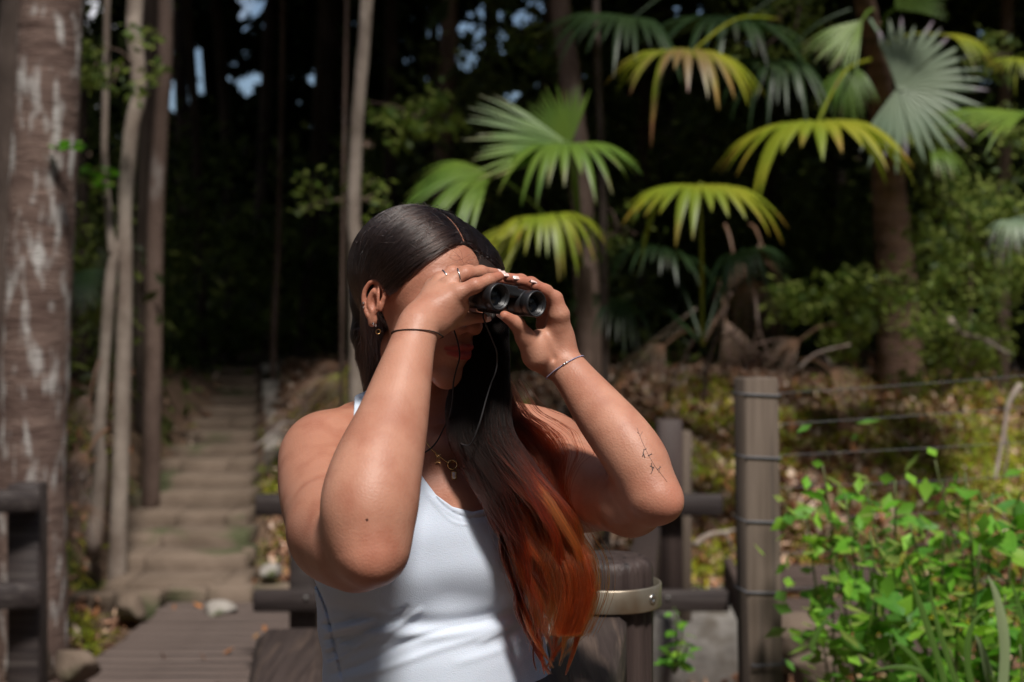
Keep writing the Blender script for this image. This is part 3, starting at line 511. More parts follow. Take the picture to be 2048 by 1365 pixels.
# fallen branches
for k, (a, b, r, lab) in enumerate((((1222, 772, 8.9), (1392, 618, 8.6), .018, 'pale fallen branch leaning up to the right behind her forearm'), ((1408, 800, 8.4), (1462, 585, 8.6), .017, 'brown forked branch leaning under the yellow-green palm leaf'), ((1335, 800, 8.6), (1400, 655, 8.5), .012, 'thin fallen stick left of the forked branch'), ((1420, 640, 8.7), (1560, 720, 8.6), .012, 'thin stick sloping down in the dark left of the tall palm trunk'), ((1500, 560, 8.7), (1545, 730, 8.6), .012, 'upright dead stick near the tall palm trunk'), ((1590, 750, 8.8), (1700, 690, 8.6), .014, 'low dead branch at the foot of the tall palm'), ((1900, 640, 8.5), (2020, 710, 8.0), .02, 'pale broken branch on the bank at the right edge'), ((2040, 770, 6.8), (1990, 960, 6.4), .016, 'pale twisted stick hanging down the bank at the right edge'), ((1390, 1090, 7.4), (1470, 1060, 7.6), .018, 'curved pale root on the bank beside the grey wire post'), ((600, 850, 9.7), (500, 905, 9.4), .014, 'dead stalk lying beside the steps'))):
    p0, p1 = P(*a), P(*b); g_ = np.random.default_rng(k+60); mid = (p0+p1)/2+g_.normal(0, .03, 3); mb = MB(); mb.add(*tube(catmull([p0, (p0+mid)/2+g_.normal(0, .02, 3), mid, p1], 14), np.linspace(r, r*.5, 14), 8, True, .08, k)); e = mid+(p1-p0)*.25+g_.normal(0, .09, 3); mb.add(*tube(catmull([mid, (mid+e)/2+g_.normal(0, .015, 3), e], 8), np.linspace(r*.6, r*.25, 8), 7, True, .08, k))
    tag(mb.build('fallen_branch', bark_pale if k in (0, 6, 7, 8) else bark_brown, loc=p0), lab, 'branch')
# ------------------------------------------------------------------ undergrowth, litter, ferns (nobody could count them)
mleaf = mat('shrub_leaf', (1, 1, 1), rough=.5, spec=.25, trans=.25, attr='tint')
def tinted(C_, pal, seed, per=5): g_ = np.random.default_rng(seed); c = np.array(pal)[g_.integers(0, len(pal), len(C_))]*g_.uniform(.7, 1.3, (len(C_), 1)); return np.repeat(c, per, 0)
g_ = np.random.default_rng(70)
def ug(n, ncl, xr, yr, zr, size, seed, pal):
    g_ = np.random.default_rng(seed); c = np.stack([g_.uniform(*xr, ncl), g_.uniform(*yr, ncl), g_.uniform(*zr, ncl)**1.3], 1); c[:, 2] += gh(c[:, 0], c[:, 1]); i = g_.integers(0, ncl, n); p = c[i]+g_.normal(0, 1, (n, 3))*np.array([.28, .28, .2]); return p, leaves(p, size, seed), tinted(p, pal, seed)
GP = [(.010, .021, .006), (.018, .032, .008), (.008, .015, .005)]
for (nm_, n, ncl, xr, yr, zr, sz, sd_) in (('undergrowth', 26000, 260, (-.5, 7.5), (11.5, 14.8), (0, 2.4), .13, 71), ('undergrowth', 16000, 160, (-8, -2.9), (9.5, 16), (0, 2.4), .13, 72), ('undergrowth', 16000, 150, (-5, 8), (15.5, 20), (0, 2.0), .22, 73)):
    p, (V, T_), c = ug(n, ncl, xr, yr, zr, sz, sd_, GP); tag(obj(nm_, V, T_, mleaf, smooth=False, cols=c), 'dark leafy undergrowth', kind='stuff')
# small-leaved shrubs that catch the light, right of the tall palm
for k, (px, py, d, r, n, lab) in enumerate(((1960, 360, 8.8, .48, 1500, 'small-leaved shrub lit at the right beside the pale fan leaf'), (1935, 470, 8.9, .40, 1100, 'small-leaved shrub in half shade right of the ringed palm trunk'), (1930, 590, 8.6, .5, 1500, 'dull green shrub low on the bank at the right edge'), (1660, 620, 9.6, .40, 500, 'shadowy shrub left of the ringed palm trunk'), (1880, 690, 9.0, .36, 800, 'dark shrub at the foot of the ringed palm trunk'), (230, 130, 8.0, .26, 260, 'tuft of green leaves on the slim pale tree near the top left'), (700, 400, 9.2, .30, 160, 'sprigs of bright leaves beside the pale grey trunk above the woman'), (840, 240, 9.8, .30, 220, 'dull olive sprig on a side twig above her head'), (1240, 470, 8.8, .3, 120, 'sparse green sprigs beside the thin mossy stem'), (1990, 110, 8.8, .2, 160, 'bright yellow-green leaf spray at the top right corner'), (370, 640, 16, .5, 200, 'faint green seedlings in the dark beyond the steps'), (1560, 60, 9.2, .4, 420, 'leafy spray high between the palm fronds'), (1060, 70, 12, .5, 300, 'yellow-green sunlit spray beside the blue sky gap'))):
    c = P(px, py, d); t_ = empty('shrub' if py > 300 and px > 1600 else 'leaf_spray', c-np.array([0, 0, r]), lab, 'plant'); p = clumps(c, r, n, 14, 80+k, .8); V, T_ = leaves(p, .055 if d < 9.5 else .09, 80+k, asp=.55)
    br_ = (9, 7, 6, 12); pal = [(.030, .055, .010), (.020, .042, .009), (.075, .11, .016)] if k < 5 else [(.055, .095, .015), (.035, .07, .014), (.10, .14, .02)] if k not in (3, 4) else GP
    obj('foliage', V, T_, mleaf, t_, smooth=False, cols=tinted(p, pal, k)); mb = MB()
    for q in range(5): e = p[q*7]; s0 = c-np.array([0, 0, r*.9]) if 'shrub' in t_.name else c+np.array([-.05*(q-2), 0, 0]); mb.add(*tube(catmull([s0, (s0+e)/2+np.array([.02, 0, .03]), e], 8), np.linspace(.008, .003, 8), 6))
    mb.build('stem', bark_brown, t_)
# leaf litter
def scatter(n, fn, seed): g_ = np.random.default_rng(seed); p = fn(g_, n); return np.column_stack([p, gh(p[:, 0], p[:, 1])])
def litter(n, xr, yr, size, seed, keepf=None):
    g_ = np.random.default_rng(seed); x = g_.uniform(*xr, n); y = g_.uniform(*yr, n); k = np.ones(n, bool) if keepf is None else keepf(x, y, g_); x, y = x[k], y[k]; p = np.stack([x, y, gh(x, y)+g_.uniform(.01, .06, len(x))], 1); V, T_ = leaves(p, size, seed, up=1.6, asp=.42, fold=.5)
    return V, T_, tinted(p, [(.36, .20, .13), (.50, .34, .24), (.17, .09, .055), (.64, .50, .41), (.26, .15, .09), (.40, .18, .085)], seed)
mlit = mat('dry_leaf', (1, 1, 1), rough=.7, spec=.3, attr='tint')
notpath = lambda x, y, g_: (np.abs(x-stair_cx(y)) > .55) | (y < 8.1) | (g_.uniform(0, 1, len(x)) < .05)
for (n, xr, yr, sz, sd_, f) in ((26000, (.6, 6.2), (6.8, 11.2), .10, 90, None), (7000, (-1.6, 1.2), (8.2, 11.5), .10, 91, notpath), (6000, (-4.6, -1.2), (7.4, 15), .085, 92, notpath), (5000, (-6, 8), (11, 17), .13, 93, notpath), (2500, (.9, 4), (4.6, 7), .09, 94, None), (900, (-3.2, -1.9), (5.6, 8.1), .08, 95, None)):
    V, T_, c = litter(n, xr, yr, sz, sd_, f); tag(obj('leaf_litter', V, T_, mlit, smooth=False, cols=c), 'dry fallen leaves', kind='stuff')
p = np.random.default_rng(96).uniform((-1.95, 5.6), (.3, 8.0), (46, 2)); p = np.column_stack([p, np.full(46, .012)]); V, T_ = leaves(p, .07, 96, up=6); tag(obj('leaf_litter', V, T_, mlit, smooth=False, cols=tinted(p, [(.25, .13, .05), (.3, .12, .04)], 96)), 'few fallen leaves on the boardwalk', kind='stuff')
# arching fern and grass blades
def blades(B_, L_, wid, seed, nb=8, droop=.7, ms=5, spread=.9, az=None):
    g_ = np.random.default_rng(seed); n = len(B_)*nb; b = np.repeat(B_, nb, 0); az_ = g_.uniform(0, 6.28, n); L = np.repeat(np.broadcast_to(L_, (len(B_),)), nb)*g_.uniform(.55, 1.2, n); el = g_.uniform(.5, 1.35, n); dr = droop*g_.uniform(.6, 1.4, n)
    h = np.stack([np.cos(az_), np.sin(az_), 0*az_], 1); sd = np.stack([-np.sin(az_), np.cos(az_), 0*az_], 1); b = b+h*.01
    s = np.linspace(0, 1, ms)[None, :, None]; ce = np.cos(el)[:, None, None]*spread; se = np.sin(el)[:, None, None]; LL = L[:, None, None]
    mid = b[:, None]+h[:, None]*LL*(ce*s+.35*s**2)+np.array([0, 0, 1.])*LL*(se*s-dr[:, None, None]*s**2*.9)
    wv_ = (wid*np.interp(np.linspace(0, 1, ms), [0, .35, 1], [.55, 1, .08]))[None, :, None]*LL/.2
    V = np.stack([mid+sd[:, None]*wv_, mid-sd[:, None]*wv_], 2).reshape(-1, 3); i = np.arange(n)[:, None]*ms*2+np.arange(ms-1)[None]*2; return V, np.stack([i, i+1, i+3, i+2], -1).reshape(-1, 4), nb*ms*2
mgr = mat('grass_blade', (1, 1, 1), rough=.5, spec=.35, trans=.3, attr='tint')
YG = [(.33, .38, .02), (.44, .40, .03), (.20, .30, .018), (.34, .26, .04)]
def ferns(n, ncl, xr, yr, L, seed, nb=9, keepf=None, pal=YG, name='ground_ferns', wid=.010):
    g_ = np.random.default_rng(seed); c = np.stack([g_.uniform(*xr, ncl), g_.uniform(*yr, ncl)], 1); i = g_.integers(0, ncl, n); q = c[i]+g_.normal(0, .11, (n, 2)); k = np.ones(n, bool) if keepf is None else keepf(q[:, 0], q[:, 1], g_); q = q[k]
    B_ = np.column_stack([q, gh(q[:, 0], q[:, 1])]); V, Q, per = blades(B_, g_.uniform(.6, 1.25, len(B_))*L, wid, seed, nb); pc = np.array(pal)[g_.integers(0, len(pal), len(B_)*nb)]*g_.uniform(.7, 1.3, (len(B_)*nb, 1)); tag(obj(name, V, Q, mgr, smooth=False, cols=np.repeat(pc, 10, 0)), 'yellow-green ferns and grass', kind='stuff')
ferns(2600, 260, (.9, 6.2), (7.5, 10.8), .19, 200); ferns(420, 60, (-1.3, 1.0), (8.6, 11), .16, 201); ferns(260, 26, (-2.4+.3, -1.15), (8.3, 12), .13, 202, keepf=notpath); ferns(380, 34, (-3.6, -2.3), (7.4, 11), .15, 203, keepf=notpath); ferns(150, 6, (-2.6, -2.05), (6.3, 7.1), .14, 204, pal=[(.06, .12, .012), (.10, .15, .02)]); ferns(500, 40, (2.2, 5.5), (6.0, 8), .2, 205); ferns(260, 30, (-6, -3.4), (6.5, 12), .22, 206)
# ------------------------------------------------------------------ the bright shrub at the lower right
def leafmesh(seed, m):
    g_ = np.random.default_rng(seed); nu, nv = 7, 5; V = []; w0 = g_.uniform(.34, .42); cup = g_.uniform(.1, .3); dr = g_.uniform(.1, .35)
    for i in range(nu):
        u = i/(nu-1); w_ = w0*(math.sin(math.pi*min(1, u**.72*1.0))**.8)*(1 if i < nu-1 else 0)+.004
        for j in range(nv): v = -1+j/2; V.append((u, v*w_, cup*abs(v)*w_*.9-dr*u*u+.02*math.sin(u*20)*abs(v)))
    Q = [[i*nv+j, i*nv+j+1, (i+1)*nv+j+1, (i+1)*nv+j] for i in range(nu-1) for j in range(nv-1)]; return mesh('leaf', V, np.array(Q), m)
bright = mat('bright_leaf', (.10, .28, .025), (.16, .36, .045), scale=3, rough=.4, spec=.45, trans=.38); bright2 = mat('bright_leaf_yellow', (.18, .36, .03), (.24, .40, .05), scale=3, rough=.4, spec=.45, trans=.38); bright3 = mat('bright_leaf_deep', (.05, .17, .02), (.09, .24, .03), scale=3, rough=.4, spec=.45, trans=.3)
lms = [leafmesh(300+k, (bright, bright2, bright3, bright, bright2, bright)[k]) for k in range(6)]; stemm = mat('green_stem', (.07, .12, .03), (.10, .10, .04), rough=.6)
def shrub(label, stems, lsz, seed, maxn=290, name='leafy_shrub', pairs=6, f0=.3):
    g_ = np.random.default_rng(seed); t_ = empty(name, stems[0][0], label, 'shrub' if maxn > 100 else 'plant'); cnt = 0; mb = MB()
    for (b, tip) in stems:
        b, tip = np.asarray(b), np.asarray(tip); L = np.linalg.norm(tip-b); mid = (b+tip)/2+g_.normal(0, .05, 3)*L; pa = catmull([b, mid, tip], 24); mb.add(*tube(pa, np.linspace(.0052, .0026, 24), 6))
        for k in range(pairs):
            f = f0+(1-f0)*(k+.7*g_.uniform(0, 1))/pairs; q = pa[min(23, int(f*23))]; a0 = g_.uniform(0, 3.14)+k*1.5
            for s_ in (0, math.pi):
                if cnt >= maxn: break
                az_ = a0+s_+g_.normal(0, .25); el = g_.uniform(-.25, .6); s = lsz*g_.uniform(.55, 1.15)*(1.1-.35*f); o = bpy.data.objects.new('leaf', lms[int(g_.integers(0, 6))])
                o.location = tuple(q+np.array([math.cos(az_), math.sin(az_), .2])*.012-wloc(t_)); o.rotation_euler = (g_.normal(0, .35), -el, az_); o.scale = (s, s, s); link(o, t_); cnt += 1
    mb.build('stems', stemm, t_); return t_
g_ = np.random.default_rng(310); stems = []
tips = [(1645, 930, 3.9), (1690, 990, 3.8), (1610, 1010, 3.95), (1740, 1060, 3.7), (1790, 960, 3.9), (1870, 920, 3.95), (1930, 945, 3.7), (1985, 985, 3.6), (1820, 1050, 3.6), (1890, 1060, 3.5), (1960, 1090, 3.5), (2030, 1030, 3.6), (1690, 1110, 3.7), (1750, 1160, 3.55), (1830, 1180, 3.5), (1920, 1200, 3.4), (2010, 1190, 3.4), (1700, 1240, 3.6), (2080, 1100, 3.5), (2090, 960, 3.7), (1780, 1280, 3.5), (1900, 1300, 3.3), (2040, 1290, 3.3), (1860, 1120, 3.8), (1730, 950, 4.1), (2110, 1220, 3.4), (1660, 1060, 3.9)]
for (px, py, d) in tips: t1 = P(px, py, d); bx_ = P(1880+(px-1880)*.35+g_.normal(0, 30), 0, 3.8)[0]; stems.append((np.array([bx_, 3.8+g_.normal(0, .15), -.62]), t1))
shrub('vivid green broad-leaved shrub filling the lower right corner in front of the wires', stems, .118, 311, 298, pairs=6, f0=.5)
V = []; cc_ = []; pts_ = []
for (b, t1) in stems: pts_.append(b[None]+(t1-b)[None]*g_.uniform(.35, 1.0, (78, 1))+g_.normal(0, .075, (78, 3)))
pts_ = np.concatenate(pts_); V, T_ = leaves(pts_, .058, 312, asp=.62, up=1.2); tag(obj('shrub_leaflets', V, T_, mleaf, smooth=False, cols=tinted(pts_, [(.10, .27, .02), (.16, .34, .03), (.05, .15, .02)], 5)), 'small bright leaves crowding through the broad-leaved shrub', kind='stuff')
shrub('small bright seedling growing at the foot of the fence, right of the round post', [(P(1345, 1345, 4.4), P(1348, 1215, 4.4)), (P(1352, 1340, 4.4), P(1375, 1290, 4.3)), (P(1350, 1345, 4.4), P(1335, 1290, 4.35)), (P(1350, 1345, 4.4), P(1356, 1300, 4.25)), (P(1345, 1345, 4.4), P(1362, 1240, 4.45))], .050, 320, 46, 'seedling', 4)
shrub('green sprig poking from the bark of the massive lichen-streaked trunk', [(P(110, 300, 6.42), P(165, 285, 6.3)), (P(112, 300, 6.42), P(125, 285, 6.3))], .075, 321, 9, 'sprig', 4)
shrub('green sprig on the left stem of the slim pale tree', [(P(205, 400, 8.3), P(175, 330, 8.2)), (P(205, 400, 8.3), P(215, 335, 8.2)), (P(200, 360, 8.3), P(160, 345, 8.2))], .10, 322, 26, 'sprig', 5)
# long grass blades in front of the shrub
gt = empty('grass_clump', P(1930, 1400, 3.2), 'clump of long strap leaves arching in front of the broad-leaved shrub', 'plant')
gm1 = mat('strap_leaf', (.06, .13, .02), (.11, .19, .04), scale=2, rough=.4, trans=.2); gm2 = mat('strap_leaf_pale', (.22, .28, .14), (.28, .33, .18), scale=2, rough=.35, trans=.2)
for k, (pts, w_, m) in enumerate((([(1905, 1420), (1870, 1300), (1830, 1180), (1805, 1110)], 7, gm1), ([(1930, 1420), (1900, 1330), (1870, 1230), (1858, 1160)], 6, gm1), ([(2000, 1420), (2010, 1300), (1995, 1200), (1975, 1150)], 11, gm2), ([(1960, 1420), (1935, 1330), (1945, 1250), (1990, 1210)], 7, gm1), ([(1990, 1420), (1985, 1380), (1965, 1300), (1950, 1270)], 9, gm2), ([(1630, 1300), (1625, 1290), (1645, 1250), (1668, 1240)], 6, gm1), ([(1900, 1420), (1850, 1350), (1790, 1335), (1740, 1345)], 6, gm1), ([(2040, 1420), (2060, 1330), (2040, 1220), (2020, 1160)], 8, gm1), ([(1880, 1420), (1845, 1340), (1800, 1290), (1780, 1300)], 5, gm1))):
    d = 3.15+.03*k; c = catmull([P(a, b, d) for a, b in pts], 22); wd = w_*d/F_PX*np.interp(np.linspace(0, 1, 22), [0, .5, 1], [.9, 1, .05]); tn = np.gradient(c, axis=0); tn /= np.linalg.norm(tn, axis=1)[:, None]; sd = np.cross(tn, (0, -1, .15)); sd /= np.linalg.norm(sd, axis=1)[:, None]; nn = np.cross(sd, tn)
    V = np.stack([c+sd*wd[:, None], c+nn*wd[:, None]*.35, c-sd*wd[:, None]], 1).reshape(-1, 3); i = np.arange(21)[:, None]*3+np.arange(2)[None]; obj('blade', V, np.stack([i, i+1, i+4, i+3], -1).reshape(-1, 4), m, gt)
# =================================================================== the woman
class Grid:
    def __init__(s, lo, hi, h, fill=1.):
        s.lo = np.array(lo, float); s.h = h; s.n = np.ceil((np.array(hi)-s.lo)/h).astype(int)+1
        s.a = np.full(s.n, fill, np.float32)
    def win(s, lo, hi):
        i0 = np.clip(np.floor((lo-s.lo)/s.h).astype(int), 0, s.n); i1 = np.clip(np.ceil((hi-s.lo)/s.h).astype(int)+1, 0, s.n)
        sl = tuple(slice(a, b) for a, b in zip(i0, i1))
        X, Y, Z = np.meshgrid(*[(s.lo[k]+np.arange(i0[k], i1[k])*s.h).astype(np.float32) for k in range(3)], indexing='ij', sparse=True)
        return sl, X, Y, Z
    def put(s, sl, d, k, mode='u'):
        a = s.a[sl]
        if a.size == 0: return
        if mode == 'u':
            if k <= 0: s.a[sl] = np.minimum(a, d); return
            h = np.clip(.5+.5*(a-d)/k, 0, 1); s.a[sl] = a+(d-a)*h-k*h*(1-h)
        else:                    # smooth subtraction
            d = -d; h = np.clip(.5-.5*(a-d)/k, 0, 1); s.a[sl] = a+(d-a)*h+k*h*(1-h)
    def cone(s, a, b, ra, rb, k=.01, mode='u', mg=.014):
        a = np.asarray(a, float); b = np.asarray(b, float); r = max(ra, rb)+k+mg
        sl, X, Y, Z = s.win(np.minimum(a, b)-r, np.maximum(a, b)+r)
        ab = b-a; L2 = max(1e-12, ab@ab)
        t = np.clip(((X-a[0])*ab[0]+(Y-a[1])*ab[1]+(Z-a[2])*ab[2])/L2, 0, 1)
        d = np.sqrt((X-a[0]-t*ab[0])**2+(Y-a[1]-t*ab[1])**2+(Z-a[2]-t*ab[2])**2)-(ra+(rb-ra)*t)
        s.put(sl, d.astype(np.float32), k, mode)
    def ell(s, c, rad, M=None, k=.01, mode='u', mg=.014):
        c = np.asarray(c, float); rad = np.asarray(rad, float); r = rad.max()+k+mg
        M = np.eye(3) if M is None else np.asarray(M)     # columns = local axes
        sl, X, Y, Z = s.win(c-r, c+r); X = X-c[0]; Y = Y-c[1]; Z = Z-c[2]
        l = [X*M[0, i]+Y*M[1, i]+Z*M[2, i] for i in range(3)]
        k0 = np.sqrt(sum((l[i]/rad[i])**2 for i in range(3))); k1 = np.sqrt(sum((l[i]/rad[i]**2)**2 for i in range(3)))+1e-9
        s.put(sl, (k0*(k0-1)/k1).astype(np.float32), k, mode)
    def rbox(s, c, hs, r, M=None, k=.003, mode='u', mg=.006):
        c = np.asarray(c, float); M = np.eye(3) if M is None else np.asarray(M); rr = np.linalg.norm(hs)+k+mg
        sl, X, Y, Z = s.win(c-rr, c+rr); X = X-c[0]; Y = Y-c[1]; Z = Z-c[2]
        q = [np.abs(X*M[0, i]+Y*M[1, i]+Z*M[2, i])-(hs[i]-r) for i in range(3)]
        d = np.sqrt(sum(np.maximum(v, 0)**2 for v in q))+np.minimum(np.maximum(np.maximum(q[0], q[1]), q[2]), 0)-r
        s.put(sl, d.astype(np.float32), k, mode)
    def chain(s, pts, rads, k=.004, mode='u'):
        for i in range(len(pts)-1): s.cone(pts[i], pts[i+1], rads[i], rads[i+1], k, mode)
    def val(s, p):
        q = (np.atleast_2d(p)-s.lo)/s.h; i = np.clip(np.floor(q).astype(int), 0, s.n-2); f = np.clip(q-i, 0, 1); v = 0
        for dx in (0, 1):
            for dy in (0, 1):
                for dz in (0, 1):
                    wt = (f[:, 0] if dx else 1-f[:, 0])*(f[:, 1] if dy else 1-f[:, 1])*(f[:, 2] if dz else 1-f[:, 2])
                    v = v+wt*s.a[i[:, 0]+dx, i[:, 1]+dy, i[:, 2]+dz]
        return v
    def grad(s, p):
        p = np.atleast_2d(p); e = s.h*1.2
        g = np.stack([s.val(p+np.eye(3)[k]*e)-s.val(p-np.eye(3)[k]*e) for k in range(3)], 1)
        return g/(np.linalg.norm(g, axis=1)[:, None]+1e-9)
    def hit(s, o, d, tmax=.5, off=0.):
        """first crossing from o along d"""
        o = np.asarray(o, float); d = norm(d); t = np.arange(0, tmax, s.h*.5); v = s.val(o+t[:, None]*d)-off
        j = np.nonzero(v < 0)[0]
        if len(j) == 0: return None
        j = j[0]
        if j == 0: return o
        f = v[j-1]/(v[j-1]-v[j]); return o+d*(t[j-1]+f*(t[j]-t[j-1]))
    def nets(s):
        a = s.a; S = a < 0; nx, ny, nz = a.shape
        c = np.zeros((nx-1, ny-1, nz-1), np.uint8)
        for dx in (0, 1):
            for dy in (0, 1):
                for dz in (0, 1): c += S[dx:nx-1+dx, dy:ny-1+dy, dz:nz-1+dz]
        ids = np.flatnonzero((c > 0) & (c < 8)); cy, cz = ny-1, nz-1
        I = ids//(cy*cz); J = (ids//cz) % cy; K = ids % cz
        val = {}
        for dx in (0, 1):
            for dy in (0, 1):
                for dz in (0, 1): val[(dx, dy, dz)] = a[I+dx, J+dy, K+dz].astype(np.float64)
        acc = np.zeros((len(ids), 3)); cnt = np.zeros(len(ids))
        cor = list(val)
        for p in cor:
            for ax in range(3):
                if p[ax] == 0:
                    q = list(p); q[ax] = 1; q = tuple(q); v0 = val[p]; v1 = val[q]; m = (v0 < 0) != (v1 < 0)
                    t = np.where(m, v0/np.where(m, v0-v1, 1), 0); pos = np.tile(np.array(p, float), (len(ids), 1)); pos[:, ax] = t
                    acc += pos*m[:, None]; cnt += m
        V = (np.stack([I, J, K], 1)+acc/cnt[:, None])*s.h+s.lo
        Q = []
        for ax in range(3):
            sl0 = [slice(1, n-1) for n in (nx, ny, nz)]; sl0[ax] = slice(0, (nx, ny, nz)[ax]-1); sl1 = list(sl0); sl1[ax] = slice(1, (nx, ny, nz)[ax])
            A = S[tuple(sl0)]; B = S[tuple(sl1)]; e = np.argwhere(A != B)
            if len(e) == 0: continue
            inside = A[tuple(e.T)]; off = np.array([1, 1, 1]); off[ax] = 0; e = e+off
            u, v = [(1, 2), (2, 0), (0, 1)][ax]
            def cid(du, dv):
                q = e.copy(); q[:, u] += du; q[:, v] += dv
                return np.searchsorted(ids, (q[:, 0]*cy+q[:, 1])*cz+q[:, 2])
            f = np.stack([cid(-1, -1), cid(0, -1), cid(0, 0), cid(-1, 0)], 1); f[~inside] = f[~inside][:, ::-1]; Q.append(f)
        return V, np.concatenate(Q)
def Rp(r, d): return r*d/F_PX          # pixel radius at a distance

skin = mat('skin', (.39, .170, .108), (.47, .220, .145), scale=14, rough=.48, bump=.0005, bscale=360, spec=.38, c3=(.34, .13, .08), c3s=(26, 26, 26), c3r=(.44, .74), sss=.12, attr='tint', lo=.3, hi=.7)
B = Grid((-.40, 1.48, .86), (.26, 2.24, 1.79), .0020)
YAW = R(24)                                        # the torso is turned to the right of the picture
TM = np.array([[math.cos(YAW), math.sin(YAW), 0], [math.sin(YAW), -math.cos(YAW), 0], [0, 0, 1]]).T   # rows to columns: x = her left, y = forward, z up
TM = np.stack([[math.cos(YAW), math.sin(YAW), 0], [math.sin(YAW), -math.cos(YAW), 0], [0, 0, 1]], 1)
# --- torso as a stack of ellipses
TZ = []   # (photo row, centre column, half width px, depth half m, centre distance)
for row in [(850, 862, 120, .055, 2.00), (900, 868, 205, .078, 2.00), (960, 875, 236, .095, 2.00), (1040, 880, 244, .104, 2.00), (1120, 880, 243, .105, 2.00), (1190, 868, 226, .100, 2.00), (1250, 858, 210, .098, 2.00), (1310, 868, 210, .105, 2.0), (1380, 880, 225, .115, 2.00), (1480, 885, 250, .125, 2.01), (1640, 885, 262, .125, 2.02)]:
    TZ.append([EYE-(row[0]-HZ)*2.0/F_PX, (row[1]-1024)*2.0/F_PX, row[2]*2.0/F_PX, row[3], row[4]])
TZ = np.array(TZ)[::-1]
sl, X, Y, Z = B.win(np.array([-.40, 1.80, .80]), np.array([.26, 2.24, 1.50]))
z1 = Z.ravel(); zc = catmull(np.arange(len(TZ)), 2)  # dummy
def ti(col): return np.interp(z1, TZ[:, 0], TZ[:, col]).astype(np.float32)[None, None]
def sm(v):
    kk = np.ones(15)/15; vv = np.pad(v.ravel(), 7, mode='edge'); return np.convolve(vv, kk, 'valid').astype(np.float32)[None, None]
cx, hw, hb, cd = sm(ti(1)), sm(ti(2)), sm(ti(3)), sm(ti(4))
lx = (X-cx)*TM[0, 0]+(Y-cd)*TM[1, 0]; ly = (X-cx)*TM[0, 1]+(Y-cd)*TM[1, 1]
pw = 2.3; k0 = ((np.abs(lx)/hw)**pw+(np.abs(ly)/hb)**pw)**(1/pw); k1 = np.sqrt((lx/hw**2)**2+(ly/hb**2)**2)+1e-6
dd = np.maximum((k0-1)*np.minimum(hw, hb)*.9, Z-TZ[-1, 0]+0*lx)
dd = np.where(k0 < .3, -.05, dd)
dd = np.maximum(dd, Z-TZ[-1, 0])
B.put(sl, dd.astype(np.float32), .0)
def bp(px, py, d): return P(px, py, d)
# chest, collar, shoulders, back
B.cone(bp(850, 872, 2.01), bp(650, 900, 1.965), Rp(62, 2), Rp(66, 1.96), .05)       # her right shoulder girdle
B.cone(bp(850, 872, 2.03), bp(1085, 905, 2.08), Rp(62, 2), Rp(66, 2.08), .05)       # her left
B.cone(bp(835, 700, 2.00), bp(858, 880, 2.01), Rp(74, 2), Rp(86, 2), .03)           # neck
B.cone(bp(800, 820, 2.03), bp(690, 868, 2.02), Rp(50, 2), Rp(46, 2), .04)           # trapezius
B.cone(bp(900, 820, 2.05), bp(1040, 860, 2.07), Rp(46, 2), Rp(40, 2), .04)
for (a, b2, r) in (((855, 905, 1.925), (660, 872, 1.93), 9), ((895, 905, 1.94), (1060, 872, 2.02), 9)): B.cone(bp(*a), bp(*b2), Rp(r+3, 1.95), Rp(r, 1.95), .03)   # collar bones
B.ell(bp(775, 1118, 1.925), (.074, .068, .072), TM, .045)                            # bust
B.ell(bp(985, 1112, 1.965), (.074, .074, .072), TM, .045)
B.ell(bp(910, 1330, 1.965), (.11, .08, .09), TM, .05)                                # belly
B.cone(bp(905, 1010, 1.94), bp(880, 1090, 1.93), .02, .02, .05)
T = B.a.copy()                                                                       # torso alone, for the top
# --- her right arm (left of the picture)
RS, RE, RW = (652, 925, 1.945), (735, 1085, 1.60), (834, 663, 1.745)
UAQ = [(652, 924, 1.945, 90), (650, 960, 1.90, 93), (660, 1010, 1.83, 96), (680, 1062, 1.74, 96), (712, 1096, 1.655, 82)]
B.cone(bp(676, 1070, 1.74), bp(744, 1108, 1.60), Rp(80, 1.74), Rp(58, 1.6), .02)
B.cone(bp(744, 1105, 1.60), bp(742, 1128, 1.575), Rp(40, 1.6), Rp(34, 1.57), .02)    # elbow point
def limb(F, k=.02, n=14):
    q = catmull(F, (len(F)-1)*n+1); pts = np.array([bp(*a[:3]) for a in q]); rr = np.array([Rp(a[3], a[2]) for a in q]); mg = k+.016
    lo = pts.min(0)-rr.max()-mg; hi = pts.max(0)+rr.max()+mg; sl, X, Y, Z = B.win(lo, hi); S = Grid(B.lo+np.array([s_.start for s_ in sl])*B.h, B.lo+np.array([s_.stop-1 for s_ in sl])*B.h, B.h)
    S.a = np.ones(B.a[sl].shape, np.float32); S.n = np.array(S.a.shape)
    for i in range(len(q)-1): S.cone(pts[i], pts[i+1], rr[i], rr[i+1], 0, mg=mg)
    B.put(sl, S.a, k)
limb(UAQ, .035)
FA = [(741, 1085, 1.60, 74), (738, 1020, 1.615, 97), (752, 945, 1.64, 92), (783, 846, 1.68, 73), (805, 763, 1.71, 58), (822, 700, 1.735, 47), (836, 655, 1.75, 43)]
limb(FA, .026)
# --- her left arm (right of the picture)
B.cone(bp(1095, 915, 2.06), bp(1170, 978, 1.955), Rp(84, 2.06), Rp(80, 1.955), .04)
B.cone(bp(1170, 978, 1.955), bp(1262, 1008, 1.83), Rp(80, 1.955), Rp(60, 1.83), .02)
B.cone(bp(1262, 1008, 1.83), bp(1312, 1002, 1.775), Rp(60, 1.83), Rp(45, 1.775), .02)
B.cone(bp(1312, 1002, 1.775), bp(1334, 1008, 1.76), Rp(34, 1.775), Rp(27, 1.76), .02)
FB = [(1302, 985, 1.775, 50), (1278, 930, 1.79, 62), (1245, 880, 1.805, 61), (1202, 826, 1.83, 54), (1160, 770, 1.855, 43), (1128, 728, 1.87, 37)]
limb(FB, .022)
